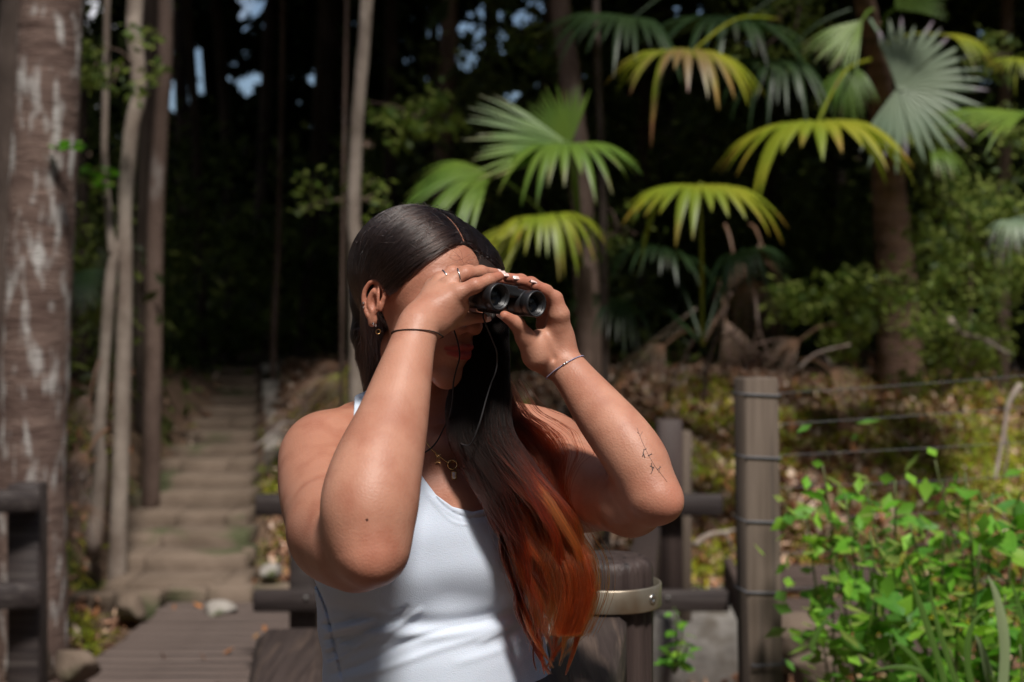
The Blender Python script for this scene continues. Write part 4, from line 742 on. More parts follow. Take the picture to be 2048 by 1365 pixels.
# --- head
HY = R(46); HP = R(6); HR = R(4)
fw = np.array([math.sin(HY), -math.cos(HY), 0]); rt = np.array([math.cos(HY), math.sin(HY), 0]); up = np.array([0, 0, 1.])
fw, up = fw*math.cos(HP)-up*math.sin(HP), up*math.cos(HP)+fw*math.sin(HP)
rt, up = rt*math.cos(HR)-up*math.sin(HR), up*math.cos(HR)+rt*math.sin(HR)
HM = np.stack([rt, fw, up], 1); HC = P(844, 596, 1.955)
def H(x, y, z): return HC+HM@(np.array([x, y, z])*.001)
def hell(c, r, k=.01, mode='u', g=None): (g or B).ell(H(*c), np.array(r)*.001, HM, k, mode)
def hcone(a, b, ra, rb, k=.006, mode='u', g=None): (g or B).cone(H(*a), H(*b), ra*.001, rb*.001, k, mode)
hell((0, -16, 36), (73, 92, 84), .01); hell((0, 28, 12), (66, 60, 74), .02); hell((0, 26, -55), (52, 54, 50), .025)
hcone((-34, 40, -72), (34, 40, -72), 26, 26, .02); hcone((-7, 72, -100), (7, 72, -100), 17, 17, .02)
for s_ in (-1, 1):
    hell((s_*37, 58, -22), (24, 24, 24), .02); hcone((s_*12, 88, 24), (s_*40, 76, 24), 11, 9, .014); hell((s_*31, 84, 8), (15, 12, 11), .01, 's')
    hell((s_*31, 74, 8), (13, 13, 13), .006)
hcone((0, 84, 14), (0, 108, -26), 9, 9.5, .012); hell((0, 107, -29), (11, 10.5, 9), .006)
for s_ in (-1, 1):
    hell((s_*13, 97, -33), (7.5, 9.5, 7), .006); hell((s_*6.5, 101, -40), (3.6, 5, 3.6), .003, 's')
hell((0, 76, -60), (27, 20, 24), .014)
hcone((-23, 84, -61.5), (-8, 96.5, -56.5), 2.5, 4.6, .003); hcone((-8, 96.5, -56.5), (8, 96.5, -56.5), 4.6, 4.6, .003); hcone((8, 96.5, -56.5), (23, 84, -61.5), 4.6, 2.5, .003)
hcone((-20, 84, -65), (-5, 95, -68), 3, 6, .003); hcone((-5, 95, -68), (5, 95, -68), 6, 6, .003); hcone((5, 95, -68), (20, 84, -65), 6, 3, .003)
hcone((-25, 84, -62.5), (-9, 101, -62), 1.2, 1.5, .002, 's'); hcone((-9, 101, -62), (9, 101, -62), 1.5, 1.5, .002, 's'); hcone((9, 101, -62), (25, 84, -62.5), 1.5, 1.2, .002, 's')
hcone((0, 99, -47), (0, 99, -51), 2, 2, .004, 's')
for s_ in (-1, 1):                                    # ears
    E = lambda y, z, o=0: (s_*(73+max(0, (14-y))*.34+o), y-4, z-14)
    EM = HM@np.array([[1, s_*.35, 0], [-s_*.35, 1, 0], [0, 0, 1]])
    B.ell(H(*E(-4, 3, -2)), np.array([3.8, 15, 26])*.001, EM, .004)
    hx = catmull([E(9, 2)+(0,)*0, E(11, 13), E(6, 24), E(-3, 29), E(-12, 26), E(-18, 16), E(-19, 5), E(-16, -7), E(-10, -18)], 25)
    for i in range(24): hcone(hx[i], hx[i+1], 2.8, 2.8, .0022)
    B.ell(H(*E(-1, 0, 3)), np.array([4.5, 6.5, 10])*.001, EM, .004, 's'); B.ell(H(*E(-3, 20, 2.5)), np.array([3, 7, 4])*.001, EM, .004, 's')
    ah = catmull([E(-5, 18, -.5), E(-10, 9, -.5), E(-10.5, -2, -.5), E(-5, -12, -.5)], 12)
    for i in range(11): hcone(ah[i], ah[i+1], 2.3, 2.3, .003)
    hell(E(-3, -24, -1), (4, 8, 8.5), .006); hcone(E(9, -2, 0), E(8, -8, 0), 3., 2.6, .004)
# --- her right hand, back of the hand to the camera
def hand_chain(pts, k=.0045):
    for i in range(len(pts)-1):
        a, b2 = pts[i], pts[i+1]; B.cone(bp(*a[:3]), bp(*b2[:3]), Rp(a[3], a[2]), Rp(b2[3], b2[2]), k)
RH = dict(
 index=[(918, 586, 1.768, 17), (950, 572, 1.768, 14.5), (978, 561, 1.785, 12.5), (999, 553, 1.80, 9.8)],
 middle=[(899, 567, 1.786, 16), (930, 549, 1.79, 15), (962, 545, 1.812, 13), (990, 547, 1.835, 10)],
 ring=[(880, 561, 1.805, 15), (905, 546, 1.808, 13.5), (938, 543, 1.83, 12), (960, 545, 1.85, 10)],
 little=[(864, 568, 1.822, 12), (880, 556, 1.83, 12), (905, 552, 1.85, 10), (925, 555, 1.865, 9)],
 thumb=[(868, 655, 1.765, 24), (903, 642, 1.785, 18), (934, 636, 1.805, 13.5), (966, 636, 1.82, 10)])
for (m, r0, r1) in (((914, 588, 1.772), 34, 21), ((896, 572, 1.790), 32, 18), ((878, 567, 1.806), 30, 17), ((862, 575, 1.818), 26, 16)):
    B.cone(bp(846, 640, 1.762), bp(*m), Rp(r0, 1.77), Rp(r1, 1.78), .012)
B.cone(bp(880, 640, 1.77), bp(915, 612, 1.785), Rp(28, 1.77), Rp(24, 1.78), .012)
for n_, pts in RH.items(): hand_chain(pts, .005)
# --- her left hand, palm towards the camera
LH = dict(
 index=[(1118, 628, 1.855, 20), (1110, 598, 1.853, 15), (1088, 581, 1.845, 12.5), (1071, 573, 1.837, 10)],
 middle=[(1112, 618, 1.875, 17), (1092, 585, 1.870, 14.5), (1062, 567, 1.862, 12.5), (1036, 562, 1.850, 10)],
 ring=[(1100, 622, 1.892, 16), (1075, 583, 1.890, 14), (1042, 561, 1.880, 12), (1015, 556, 1.865, 10)],
 little=[(1085, 630, 1.905, 14), (1058, 590, 1.905, 12), (1020, 562, 1.895, 11), (990, 560, 1.885, 9.5)],
 thumb=[(1072, 712, 1.858, 27), (1050, 675, 1.845, 19), (1034, 648, 1.832, 14.5), (1009, 632, 1.820, 10.5)])
for (m, r0, r1) in (((1118, 632, 1.858), 32, 21), ((1113, 640, 1.876), 30, 19), ((1102, 646, 1.893), 28, 18), ((1088, 650, 1.905), 26, 17)):
    B.cone(bp(1118, 712, 1.880), bp(*m), Rp(r0, 1.87), Rp(r1, 1.87), .010)
B.ell(bp(1078, 700, 1.862), (.020, .020, .027), None, .010)                           # ball of the thumb
B.ell(bp(1128, 690, 1.872), (.014, .016, .025), None, .010)                           # heel of the palm
B.cone(bp(1095, 745, 1.868), bp(1062, 712, 1.86), Rp(10, 1.86), Rp(14, 1.86), .012)
for n_, pts in LH.items(): hand_chain(pts, .005)
for a, b2, r in (((1096, 655, 1.842), (1128, 648, 1.838), 3), ((1092, 668, 1.842), (1108, 718, 1.850), 3), ((1085, 660, 1.842), (1122, 664, 1.842), 2.5), ((1068, 664, 1.832), (1090, 676, 1.84), 2.5), ((1106, 736, 1.842), (1146, 716, 1.842), 2)):
    B.cone(bp(*a), bp(*b2), Rp(r, 1.85), Rp(r, 1.85), .006, 's')
# --- white top: the torso surface, thickened, cut to the garment's outline
from_poly = np.array([(712, 742), (750, 742), (762, 800), (800, 880), (848, 958), (872, 990), (905, 1014), (945, 1024), (990, 1014), (1020, 985), (1034, 945), (1044, 905), (1072, 905), (1098, 945), (1128, 1000), (1160, 1060), (1300, 1130), (1300, 1750), (450, 1750), (450, 1130), (600, 1130), (640, 1080), (690, 950), (706, 850)], float)
G = Grid(B.lo, (B.lo+(B.n-1)*B.h), B.h); G.a = np.ones_like(T)
band = np.argwhere(np.abs(T) < .0125); pos = B.lo+band*B.h; t = T[tuple(band.T)].astype(float)
qx = 1024+pos[:, 0]*F_PX/pos[:, 1]; qy = HZ+(EYE-pos[:, 2])*F_PX/pos[:, 1]
best = np.full(len(qx), 1e9); ins = np.zeros(len(qx), bool); n = len(from_poly)
for i in range(n):
    a = from_poly[i]; b2 = from_poly[(i+1) % n]; e = b2-a; u = np.clip(((qx-a[0])*e[0]+(qy-a[1])*e[1])/(e@e), 0, 1)
    best = np.minimum(best, np.hypot(qx-a[0]-u*e[0], qy-a[1]-u*e[1]))
    cnd = (a[1] > qy) != (b2[1] > qy); xx = a[0]+(qy-a[1])*e[0]/(e[1] if e[1] else 1e-9); ins ^= cnd & (qx < xx)
reg = np.where(ins, -best, best)*2.0/F_PX
fold = np.zeros(len(qx))
FOLDS = [([(853, 972), (878, 1003), (908, 1026), (945, 1036), (992, 1026), (1022, 1000)], 2.6, -1.4), ([(850, 985), (900, 1040), (945, 1049), (1000, 1036), (1030, 1010)], 2.6, .7), ([(655, 1205), (740, 1232), (850, 1246), (960, 1238), (1060, 1205)], 15, -3.4), ([(640, 1236), (720, 1262), (840, 1272), (960, 1262), (1070, 1230)], 12, 2.2), ([(652, 1330), (700, 1300), (780, 1262), (850, 1216)], 7, 2.4), ([(652, 1312), (690, 1284), (770, 1246), (820, 1210)], 6, -2.6),
 ([(655, 1352), (730, 1326), (820, 1282), (930, 1250)], 7, -2.2), ([(660, 1368), (760, 1340), (880, 1298), (980, 1268), (1060, 1225)], 8, 1.6), ([(648, 1268), (690, 1258), (760, 1236)], 6, 2.4), ([(645, 1282), (700, 1270), (770, 1250)], 5, -2.2), ([(640, 1250), (680, 1245), (730, 1232)], 5, -2.),
 ([(622, 1150), (650, 1210), (668, 1280), (690, 1380)], 3.5, -2.4), ([(950, 1290), (1010, 1262), (1050, 1236)], 6, 1.5), ([(900, 1330), (1000, 1300), (1060, 1270)], 9, 1.0), ([(1000, 1140), (1050, 1170), (1075, 1215)], 10, 1.6), ([(1030, 1120), (1065, 1160), (1085, 1200)], 7, -1.6), ([(648, 1300), (672, 1294), (700, 1286)], 4, 1.8), ([(652, 1322), (680, 1310), (706, 1296)], 4, -2.)]
for pts, sg, am in FOLDS:
    c = catmull(pts, 24); dm = np.full(len(qx), 1e9); um = np.zeros(len(qx))
    sel = (qx > c[:, 0].min()-4*sg) & (qx < c[:, 0].max()+4*sg) & (qy > c[:, 1].min()-4*sg) & (qy < c[:, 1].max()+4*sg)
    x, y = qx[sel], qy[sel]; d_ = np.full(len(x), 1e9); uu = np.zeros(len(x))
    for i in range(23):
        e = c[i+1]-c[i]; u = np.clip(((x-c[i, 0])*e[0]+(y-c[i, 1])*e[1])/(e@e), 0, 1); q = np.hypot(x-c[i, 0]-u*e[0], y-c[i, 1]-u*e[1]); m = q < d_; d_[m] = q[m]; uu[m] = (i+u[m])/23
    fold[sel] += am*.0013*np.exp(-(d_/sg)**2)*np.clip(np.minimum(uu, 1-uu)*5, 0, 1)
fold += .0009*np.sin(qx*.021+qy*.05)*np.sin(qy*.023-qx*.013)
fold = np.where(pos[:, 1] < 2.03, fold, 0)
off = .0050+fold+.0012*np.exp(-(reg/.006+.9)**2)          # a hem a little proud
off = np.maximum(off, .0012)
shell = np.maximum(t-off, -(t+.003)); v = np.maximum(shell, reg); G.a[tuple(band.T)] = v
bb_ = B.a[tuple(band.T)]; m_ = (reg < -.004) & (bb_-t > -2e-4); bb_[m_] += .0035; B.a[tuple(band.T)] = bb_
TV, TQ = G.nets()
PV, PQ = B.nets()
# skin tint: lips, finger tips and cheeks
def near(c, r): return np.clip(1-np.linalg.norm(PV-np.asarray(c), axis=1)/r, 0, 1)
def segd(a, b2):
    a = np.asarray(a); ab = np.asarray(b2)-a; t = np.clip((PV-a)@ab/(ab@ab), 0, 1); return np.linalg.norm(PV-a-t[:, None]*ab, axis=1)
lip = np.zeros(len(PV))
for a, b2, r in (((-22, 84, -61), (-8, 99, -58), 4.2), ((-8, 99, -58), (8, 99, -58), 5.2), ((8, 99, -58), (22, 84, -61), 4.2), ((-19, 85, -66), (-5, 99, -68), 4.6), ((-5, 99, -68), (5, 99, -68), 6.4), ((5, 99, -68), (19, 85, -66), 4.6)):
    lip = np.maximum(lip, np.clip((r*.001-segd(H(*a), H(*b2)))/.0016+.5, 0, 1))
red = np.zeros(len(PV)); pale = np.zeros(len(PV))
for hd in (RH, LH):
    for f in hd.values():
        red = np.maximum(red, near(bp(*f[-1][:3]), .024)*.8); red = np.maximum(red, near(bp(*f[1][:3]), .016)*.35)
for c, r in ((H(-45, 60, -20), .04), (H(45, 60, -20), .04), (H(-75, -8, -6), .045), (H(0, 108, -28), .022), (bp(742, 1120, 1.575), .05), (bp(1345, 1010, 1.75), .045)): red = np.maximum(red, near(c, r)*.7)
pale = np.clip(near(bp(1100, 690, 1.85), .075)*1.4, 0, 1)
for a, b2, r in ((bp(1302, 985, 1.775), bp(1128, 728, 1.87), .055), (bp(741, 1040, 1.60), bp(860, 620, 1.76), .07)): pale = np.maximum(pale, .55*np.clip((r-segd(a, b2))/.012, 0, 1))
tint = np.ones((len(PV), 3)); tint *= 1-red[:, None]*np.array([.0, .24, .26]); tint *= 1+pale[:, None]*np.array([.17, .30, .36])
tint *= 1-lip[:, None]*np.array([.12, .68, .55])
nm = []
person = empty('person', (P(870, 1000, 2.0)[0], 2.0, 0.), 'dark-haired person in a white tank top raising black binoculars with both hands', 'person')
body = obj('body', PV, PQ, skin, person, cols=tint)
def set_normals(o, g, V):
    n = g.grad(V); o.data.normals_split_custom_set_from_vertices([tuple(x) for x in n])
cloth = mat('white_cotton', (.56, .62, .73), (.60, .66, .76), scale=6, rough=.9, bump=.0006, bscale=700, spec=.15, sss=.05)
top = obj('tank_top', TV, TQ, cloth, person)
# --- trousers and shoes below the frame
tr = MB()
hipz = .95
for s_, cx_, cy_ in ((-1, -.19, 1.99), (1, -.02, 2.06)):
    tr.add(*tube(catmull([(cx_, cy_, .98), (cx_, cy_, .84), (cx_+s_*.01, cy_, .48), (cx_+s_*.01, cy_+.02, .10)], 16), np.interp(np.linspace(0, 1, 16), [0, .2, .55, 1], [.105, .10, .068, .052]), 18))
tr.add(*tube([(-.105, 2.02, .885), (-.105, 2.02, .93), (-.105, 2.02, .99)], [.125, .15, .14], 24))
tr.build('trousers', mat('dark_denim', (.02, .025, .04), (.03, .035, .05), scale=60, rough=.9), person)
for cx_, cy_ in ((-.20, 1.97), (0, 2.04)):
    sh = Grid((cx_-.07, cy_-.2, -.02), (cx_+.14, cy_+.1, .13), .004); a0 = np.array([cx_+.06, cy_-.13, .035])
    sh.cone((cx_, cy_+.03, .045), a0, .042, .036, .01); sh.cone((cx_, cy_+.02, .05), (cx_, cy_+.02, .10), .045, .05, .01)
    sh.a = np.maximum(sh.a, (-(sh.lo[2]+np.arange(sh.n[2])*sh.h)+.004)[None, None].astype(np.float32)); obj('shoe', *sh.nets(), mat('shoe_leather', (.03, .025, .02), rough=.5), person)
# --- hair: a solid mass on the head, then strands
hairdark = mat('hair_mass', (.012, .007, .006), (.02, .011, .009), scale=60, rough=.55, stretch=(1, 1, .1))
HG = Grid((-.27, 1.76, 1.28), (.10, 2.16, 1.80), .0028)
hell((0, -18, 36), (81, 100, 87), .0, g=HG)
hell((0, 96, -22), (68, 62, 109), .006, 's', HG)               # face opening
hell((-40, 78, -10), (38, 46, 78), .010, 's', HG)
hell((50, 20, 36), (52, 62, 60), .012, g=HG); hell((34, 2, 62), (50, 62, 48), .012, g=HG)
sl, X, Y, Z = HG.win(HG.lo, HG.lo+HG.n*HG.h)                  # nothing of the cap below the ears except at the back
lyy = (X-HC[0])*HM[0, 1]+(Y-HC[1])*HM[1, 1]+(Z-HC[2])*HM[2, 1]; lzz = (X-HC[0])*HM[0, 2]+(Y-HC[1])*HM[1, 2]+(Z-HC[2])*HM[2, 2]
cut = np.minimum(.012-lzz, lyy+.022)                          # positive in front and below
HG.a = np.maximum(HG.a, cut.astype(np.float32))
EARC, EARR = np.array([-84., -8, -9]), np.array([26., 20, 31])
hell(EARC, EARR, .003, 's', HG)
BACK = [(742, 540, 2.01, 28), (734, 600, 2.02, 28), (737, 670, 2.03, 30), (748, 725, 2.04, 24), (760, 770, 2.05, 14)]
for i in range(len(BACK)-1): HG.cone(P(*BACK[i][:3]), P(*BACK[i+1][:3]), Rp(BACK[i][3], 2), Rp(BACK[i+1][3], 2), .02)
for a, b2 in (((790, 620, 2.05), (800, 760, 2.08)), ((850, 620, 2.07), (860, 800, 2.10))): HG.cone(P(*a), P(*b2), .035, .03, .03)
FRONT = [(975, 540, 1.975, 10), (982, 575, 1.95, 16), (985, 640, 1.935, 28), (968, 720, 1.925, 42), (955, 800, 1.915, 54), (952, 870, 1.90, 60), (990, 935, 1.885, 48), (1035, 1000, 1.87, 50)]
for i in range(len(FRONT)-1):
    a, b2 = FRONT[i], FRONT[i+1]; HG.cone(P(*a[:3]), P(*b2[:3]), Rp(a[3]*.5, 1.9), Rp(b2[3]*(.5 if i < 5 else .25), 1.9), .01)
hair = obj('hair', *HG.nets(), hairdark, person)
# hair material for strands (colour: dyed hair plus painted sunlit edges)
def hairmat(name, ior, rough):
    hm = bpy.data.materials.new(name); hm.use_nodes = True; t_ = hm.node_tree; t_.nodes.clear()
    hb = t_.nodes.new('ShaderNodeBsdfHairPrincipled'); hb.parametrization = 'COLOR'; hb.inputs['IOR'].default_value = ior; hb.inputs['Roughness'].default_value = rough; hb.inputs['Radial Roughness'].default_value = .45
    if 'Random Roughness' in hb.inputs: hb.inputs['Random Roughness'].default_value = .3
    at = t_.nodes.new('ShaderNodeAttribute'); at.attribute_name = 'dye_lit_edge'; mo = t_.nodes.new('ShaderNodeOutputMaterial')
    t_.links.new(at.outputs['Color'], hb.inputs['Color']); t_.links.new(hb.outputs[0], mo.inputs['Surface']); return hm
hm_top = hairmat('scalp_hair', 1.5, .22); hm_long = hairmat('long_hair', 1.2, .30)
def strands(name, Pts, rad, col, parent):
    """Pts (n,m,3); rad (n,m); col (n,m,3)"""
    n, m, _ = Pts.shape; cu = bpy.data.hair_curves.new(name); cu.add_curves([m]*n)
    base = wloc(parent); cu.position_data.foreach_set('vector', (Pts-base).astype(np.float32).ravel())
    a = cu.attributes.get('radius') or cu.attributes.new('radius', 'FLOAT', 'POINT'); a.data.foreach_set('value', rad.astype(np.float32).ravel())
    c = cu.attributes.new('dye_lit_edge', 'FLOAT_COLOR', 'POINT'); cc = np.ones((n*m, 4), np.float32); cc[:, :3] = col.reshape(-1, 3); c.data.foreach_set('color', cc.ravel())
    cu.materials.append(hm_top if 'scalp' in name or 'fly' in name else hm_long); o = bpy.data.objects.new(name, cu); return link(o, parent)
g = np.random.default_rng(11)
DARK = np.array([.013, .0075, .006]); MID = np.array([.045, .009, .006]); RED = np.array([.26, .026, .010]); ORG = np.array([.62, .10, .024])  # ORG also stands for the sunlit orange highlights
# scalp: combed from the parting over the cap
def cap_r(d):            # distance from cap centre to its surface along unit local d
    return 1/np.sqrt((d[..., 0]/.0815)**2+(d[..., 1]/.1005)**2+(d[..., 2]/.0875)**2)
def cap_pt(d, off): return HC+((d*(cap_r(d)+off)[..., None]+np.array([0, -.018, .036])))@HM.T
def unit(v): return v/np.linalg.norm(v, axis=-1, keepdims=True)
def scalp(n, side, m=22):
    t = g.uniform(0, 1, n)
    # parting runs from the brow's middle back over the crown
    st = np.stack([np.full(n, .006*side), .088-.125*t, .052+.05*np.sin(t*2.6)], 1)-np.array([0, 0, .0])
    st[:, 2] = 0.048+.044*np.sin(np.clip(t*2.2, 0, 1.57))
    st = unit(st+g.normal(0, .0018, st.shape)); e = g.uniform(0, 1, n)*.35+t*.65
    ang = np.interp(e, [0, .25, .6, 1], [R(52), R(86), R(120), R(176)])       # azimuth from straight ahead
    lowz = np.interp(e, [0, .25, .6, 1], [-.30, -.42, -.75, -.9])
    en = unit(np.stack([side*np.sin(ang), np.cos(ang), lowz], 1)); s = np.linspace(0, 1, m)
    w = np.arccos(np.clip((st*en).sum(1), -1, 1))[:, None, None]; S = s[None, :, None]
    d = (np.sin((1-S)*w)*st[:, None]+np.sin(S*w)*en[:, None])/np.sin(w)
    # sweep: hair goes outward first, then back
    d = unit(d+np.array([side*.20, -.05, .10])*(np.sin(np.pi*S)**1)*(.25+.7*e[:, None, None]))
    off = g.uniform(.000, .0045, (n, 1))+.0016*np.sin(s[None]*g.uniform(4, 9, (n, 1))+g.uniform(0, 6, (n, 1)))
    off = off-.004*np.exp(-s[None]*16)
    P_ = cap_pt(d, off)
    return P_, e
Ps, Cs, Rs = [], [], []
for side, n in ((-1, 5200), (1, 1500)):
    P_, e = scalp(n, side); m = P_.shape[1]
    if side == -1:
        tail = P(733, 752, 2.035); k = g.uniform(.0, 1, (n, 1))
        ext = []
        last = P_[:, -1]; e_ = e[:, None]
        tx = P(725, 640, 2.02)+np.stack([g.uniform(-.012, .05, n), g.uniform(-.01, .08, n), g.uniform(-.01, .01, n)], 1)
        ty = P(745, 765, 2.05)+np.stack([g.uniform(-.014, .035, n), g.uniform(-.02, .07, n), g.uniform(-.04, .03, n)], 1)
        ctl = np.stack([P_[:, -4], last, tx, ty], 1)
        q = np.linspace(0, 1, 10)[1:]
        # smooth continuation by quadratic blend
        c1 = last+(last-P_[:, -3])*2.0; cc = tx*.7+c1*.3
        ex = ((1-q)[None, :, None]**3*last[:, None]+3*((1-q)**2*q)[None, :, None]*c1[:, None]+3*((1-q)*q**2)[None, :, None]*cc[:, None]+(q**3)[None, :, None]*ty[:, None])
        P_ = np.concatenate([P_, ex], 1)
    m = P_.shape[1]; br = np.exp(.55*np.sin(e*90+side)+g.normal(0, .35, n))[:, None, None]; Cs.append(np.broadcast_to(DARK*1.7*br, (n, m, 3))); Ps.append(P_)
    Rs.append(np.full((n, m), .00032)*np.linspace(1, .6, m)[None])
for i in range(2):       # lay them on the mass of hair, never inside it
    q_ = Ps[i].reshape(-1, 3)
    for _ in range(3): v = HG.val(q_); gr = HG.grad(q_); w_ = (v < .0015) & (v > -.03); q_ = q_+gr*np.where(w_, .0015+.001*np.sin(q_[:, 0]*900)-v, 0)[:, None]
    Ps[i] = q_.reshape(Ps[i].shape)
ql = ((Ps[0]-HC)@HM)*1000; Rs[0] = np.where((((ql-EARC)/EARR)**2).sum(2) < 1, 0., Rs[0])       # tucked behind the ear
for i in range(2): strands('scalp_strands', Ps[i], Rs[i], Cs[i], hair)
# the long length that falls in front of her left shoulder
GD = [(925, 460, 1.98, 3), (968, 520, 1.965, 9), (984, 580, 1.945, 18), (986, 640, 1.932, 28), (972, 720, 1.918, 44), (958, 800, 1.905, 57), (964, 870, 1.888, 55), (1004, 940, 1.876, 60), (1050, 1010, 1.864, 65), (1086, 1085, 1.856, 71), (1102, 1160, 1.855, 70), (1110, 1230, 1.858, 60), (1108, 1290, 1.86, 42), (1106, 1345, 1.86, 12)]
gd = catmull([tuple(P(*q[:3]))+(q[3]*q[2]/F_PX,) for q in GD], 60)
def length(n, m=56, spread=1., smin=.0, send=(.60, 1.), depth=.42, wav=.0066, clump=60, base=0., loose=.20):
    cl = g.normal(0, 1, (clump, 2)); cl /= np.maximum(1, np.linalg.norm(cl, axis=1))[:, None]; cl *= .92
    ci = g.integers(0, clump, n); o_ = cl[ci]; oi = g.normal(0, 1, (n, 2)); ce = g.uniform(*send, clump)[ci]
    s1 = np.clip(ce*g.uniform(.88, 1.04, n), .5, 1.); s = s1[:, None]*np.linspace(smin, 1, m)[None]
    f = s*59; i = np.clip(f.astype(int), 0, 58); fr = (f-i)[..., None]; c = gd[i]*(1-fr)+gd[i+1]*fr
    cx = sstep(.35, .75, s); k = (loose*(1.6-1.25*cx))[..., None]     # locks gather down the length
    drift = (g.normal(0, .22, (clump, 2))[ci])[:, None]*sstep(.3, 1, s)[..., None]
    off = o_[:, None]*spread+oi[:, None]*k+drift; nn = np.linalg.norm(off, axis=2, keepdims=True); off = off/np.maximum(1, nn/1.08)
    ph = g.uniform(0, 6.28, (clump, 3))[ci]; fq = g.uniform(.7, 1.6, (clump, 2))[ci]; am = wav*sstep(.25, .7, s)*g.uniform(.4, 1.5, clump)[ci][:, None]
    wx = am*(np.sin(s*12*fq[:, :1]+ph[:, :1])*1.3+.4*np.sin(s*27*fq[:, :1]+ph[:, 1:2]))+.0009*np.sin(s*34+g.uniform(0, 6, (n, 1)))*sstep(.3, .8, s); wy = am*np.sin(s*13*fq[:, 1:]+ph[:, 1:2])
    p = c[..., :3]+np.stack([off[..., 0]*c[..., 3]+wx, off[..., 1]*c[..., 3]*depth+wy, .004*np.sin(s*5+ph[:, 2:])], 2)
    return p, s, ci, off, clump
def dye_lit_edge(p, s, ci, clump, bright=1.):
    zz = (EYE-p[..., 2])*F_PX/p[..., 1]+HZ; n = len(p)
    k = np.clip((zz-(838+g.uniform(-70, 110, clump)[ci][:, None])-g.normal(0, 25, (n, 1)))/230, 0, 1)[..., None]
    hot = g.uniform(0, 1, clump)[ci][:, None, None]; side = np.clip((p[..., 0]-np.interp(zz, [800, 1345], [-.035, .055]))/.03, -1, 1)[..., None]*.5+.5  # side: sunlit right edge painted in as stronger orange
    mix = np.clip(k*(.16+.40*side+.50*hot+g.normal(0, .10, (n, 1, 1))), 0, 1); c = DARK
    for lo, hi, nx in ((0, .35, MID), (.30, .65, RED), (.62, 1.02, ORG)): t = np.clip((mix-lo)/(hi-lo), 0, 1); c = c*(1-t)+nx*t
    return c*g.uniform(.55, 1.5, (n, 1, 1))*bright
p, s, ci, off, cl = length(7600); strands('long_strands', p, np.full(p.shape[:2], .00026)*np.linspace(1, .55, p.shape[1])[None], dye_lit_edge(p, s, ci, cl), hair)
p, s, ci, off, cl = length(460, spread=1.2, wav=.008, clump=200, send=(.5, .98)); strands('stray_strands', p, np.full(p.shape[:2], .00014), dye_lit_edge(p, s, ci, cl), hair)
# auburn lock spread on her left shoulder
SH = [(985, 760, 1.96), (1010, 830, 1.955), (1045, 870, 1.95), (1078, 920, 1.93), (1090, 990, 1.90), (1110, 1060, 1.87), (1150, 1120, 1.845), (1160, 1190, 1.835), (1135, 1270, 1.83)]
sg_ = catmull([P(*q) for q in SH], 40); n = 900; w_ = g.normal(0, 1, n); base = sg_[None]+np.stack([w_[:, None]*np.interp(np.linspace(0, 1, 40), [0, .3, .6, 1], [.012, .020, .016, .010])[None], g.normal(0, .004, (n, 1))*np.ones((1, 40)), w_[:, None]*np.interp(np.linspace(0, 1, 40), [0, .3, .6, 1], [0, .006, .0, .0])[None]], 2)
base += .002*np.sin(np.linspace(0, 9, 40)[None, :, None]+g.uniform(0, 6, (n, 1, 3)))
for _ in range(2):       # keep it outside the skin
    flat = base.reshape(-1, 3); v = B.val(flat); gr = B.grad(flat); flat += gr*np.clip(.002-v, 0, .03)[:, None]*(v < .002)[:, None]; base = flat.reshape(base.shape)
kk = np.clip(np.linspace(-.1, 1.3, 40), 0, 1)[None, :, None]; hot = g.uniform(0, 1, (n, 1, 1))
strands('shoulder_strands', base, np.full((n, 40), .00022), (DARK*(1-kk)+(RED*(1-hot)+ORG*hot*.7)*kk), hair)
# fly-away hairs round the crown
n = 380; dd_ = unit(np.stack([g.normal(0, .7, n), g.normal(-.1, .7, n), g.uniform(.1, 1, n)], 1)); tl = unit(dd_+np.stack([g.normal(0, .25, n), g.normal(0, .25, n), g.normal(0, .2, n)], 1))
q = np.linspace(0, 1, 10); d2 = unit(dd_[:, None]*(1-q[None, :, None])+tl[:, None]*q[None, :, None]); fy = cap_pt(d2, .002+g.uniform(.001, .007, (n, 1))*np.sin(q*3)[None])
strands('flyaway_strands', fy, np.full((n, 10), .00013), np.broadcast_to(DARK*1.5, (n, 10, 3)), hair)
pl_ = unit(np.stack([np.full(16, .001), np.linspace(.088, .045, 16), 0.048+.044*np.sin(np.clip(np.linspace(0, .34, 16)*2.2, 0, 1.57))], 1)); pp_ = cap_pt(pl_, np.full(16, .0003)); sd_ = HM[:, 0]*.0006*(1+.5*np.sin(np.arange(16)*2.3))[:, None]
obj('parting', np.concatenate([pp_-sd_, pp_+sd_]), np.array([[i, i+1, i+17, i+16] for i in range(15)]), skin, hair, cols=np.ones((32, 3)))
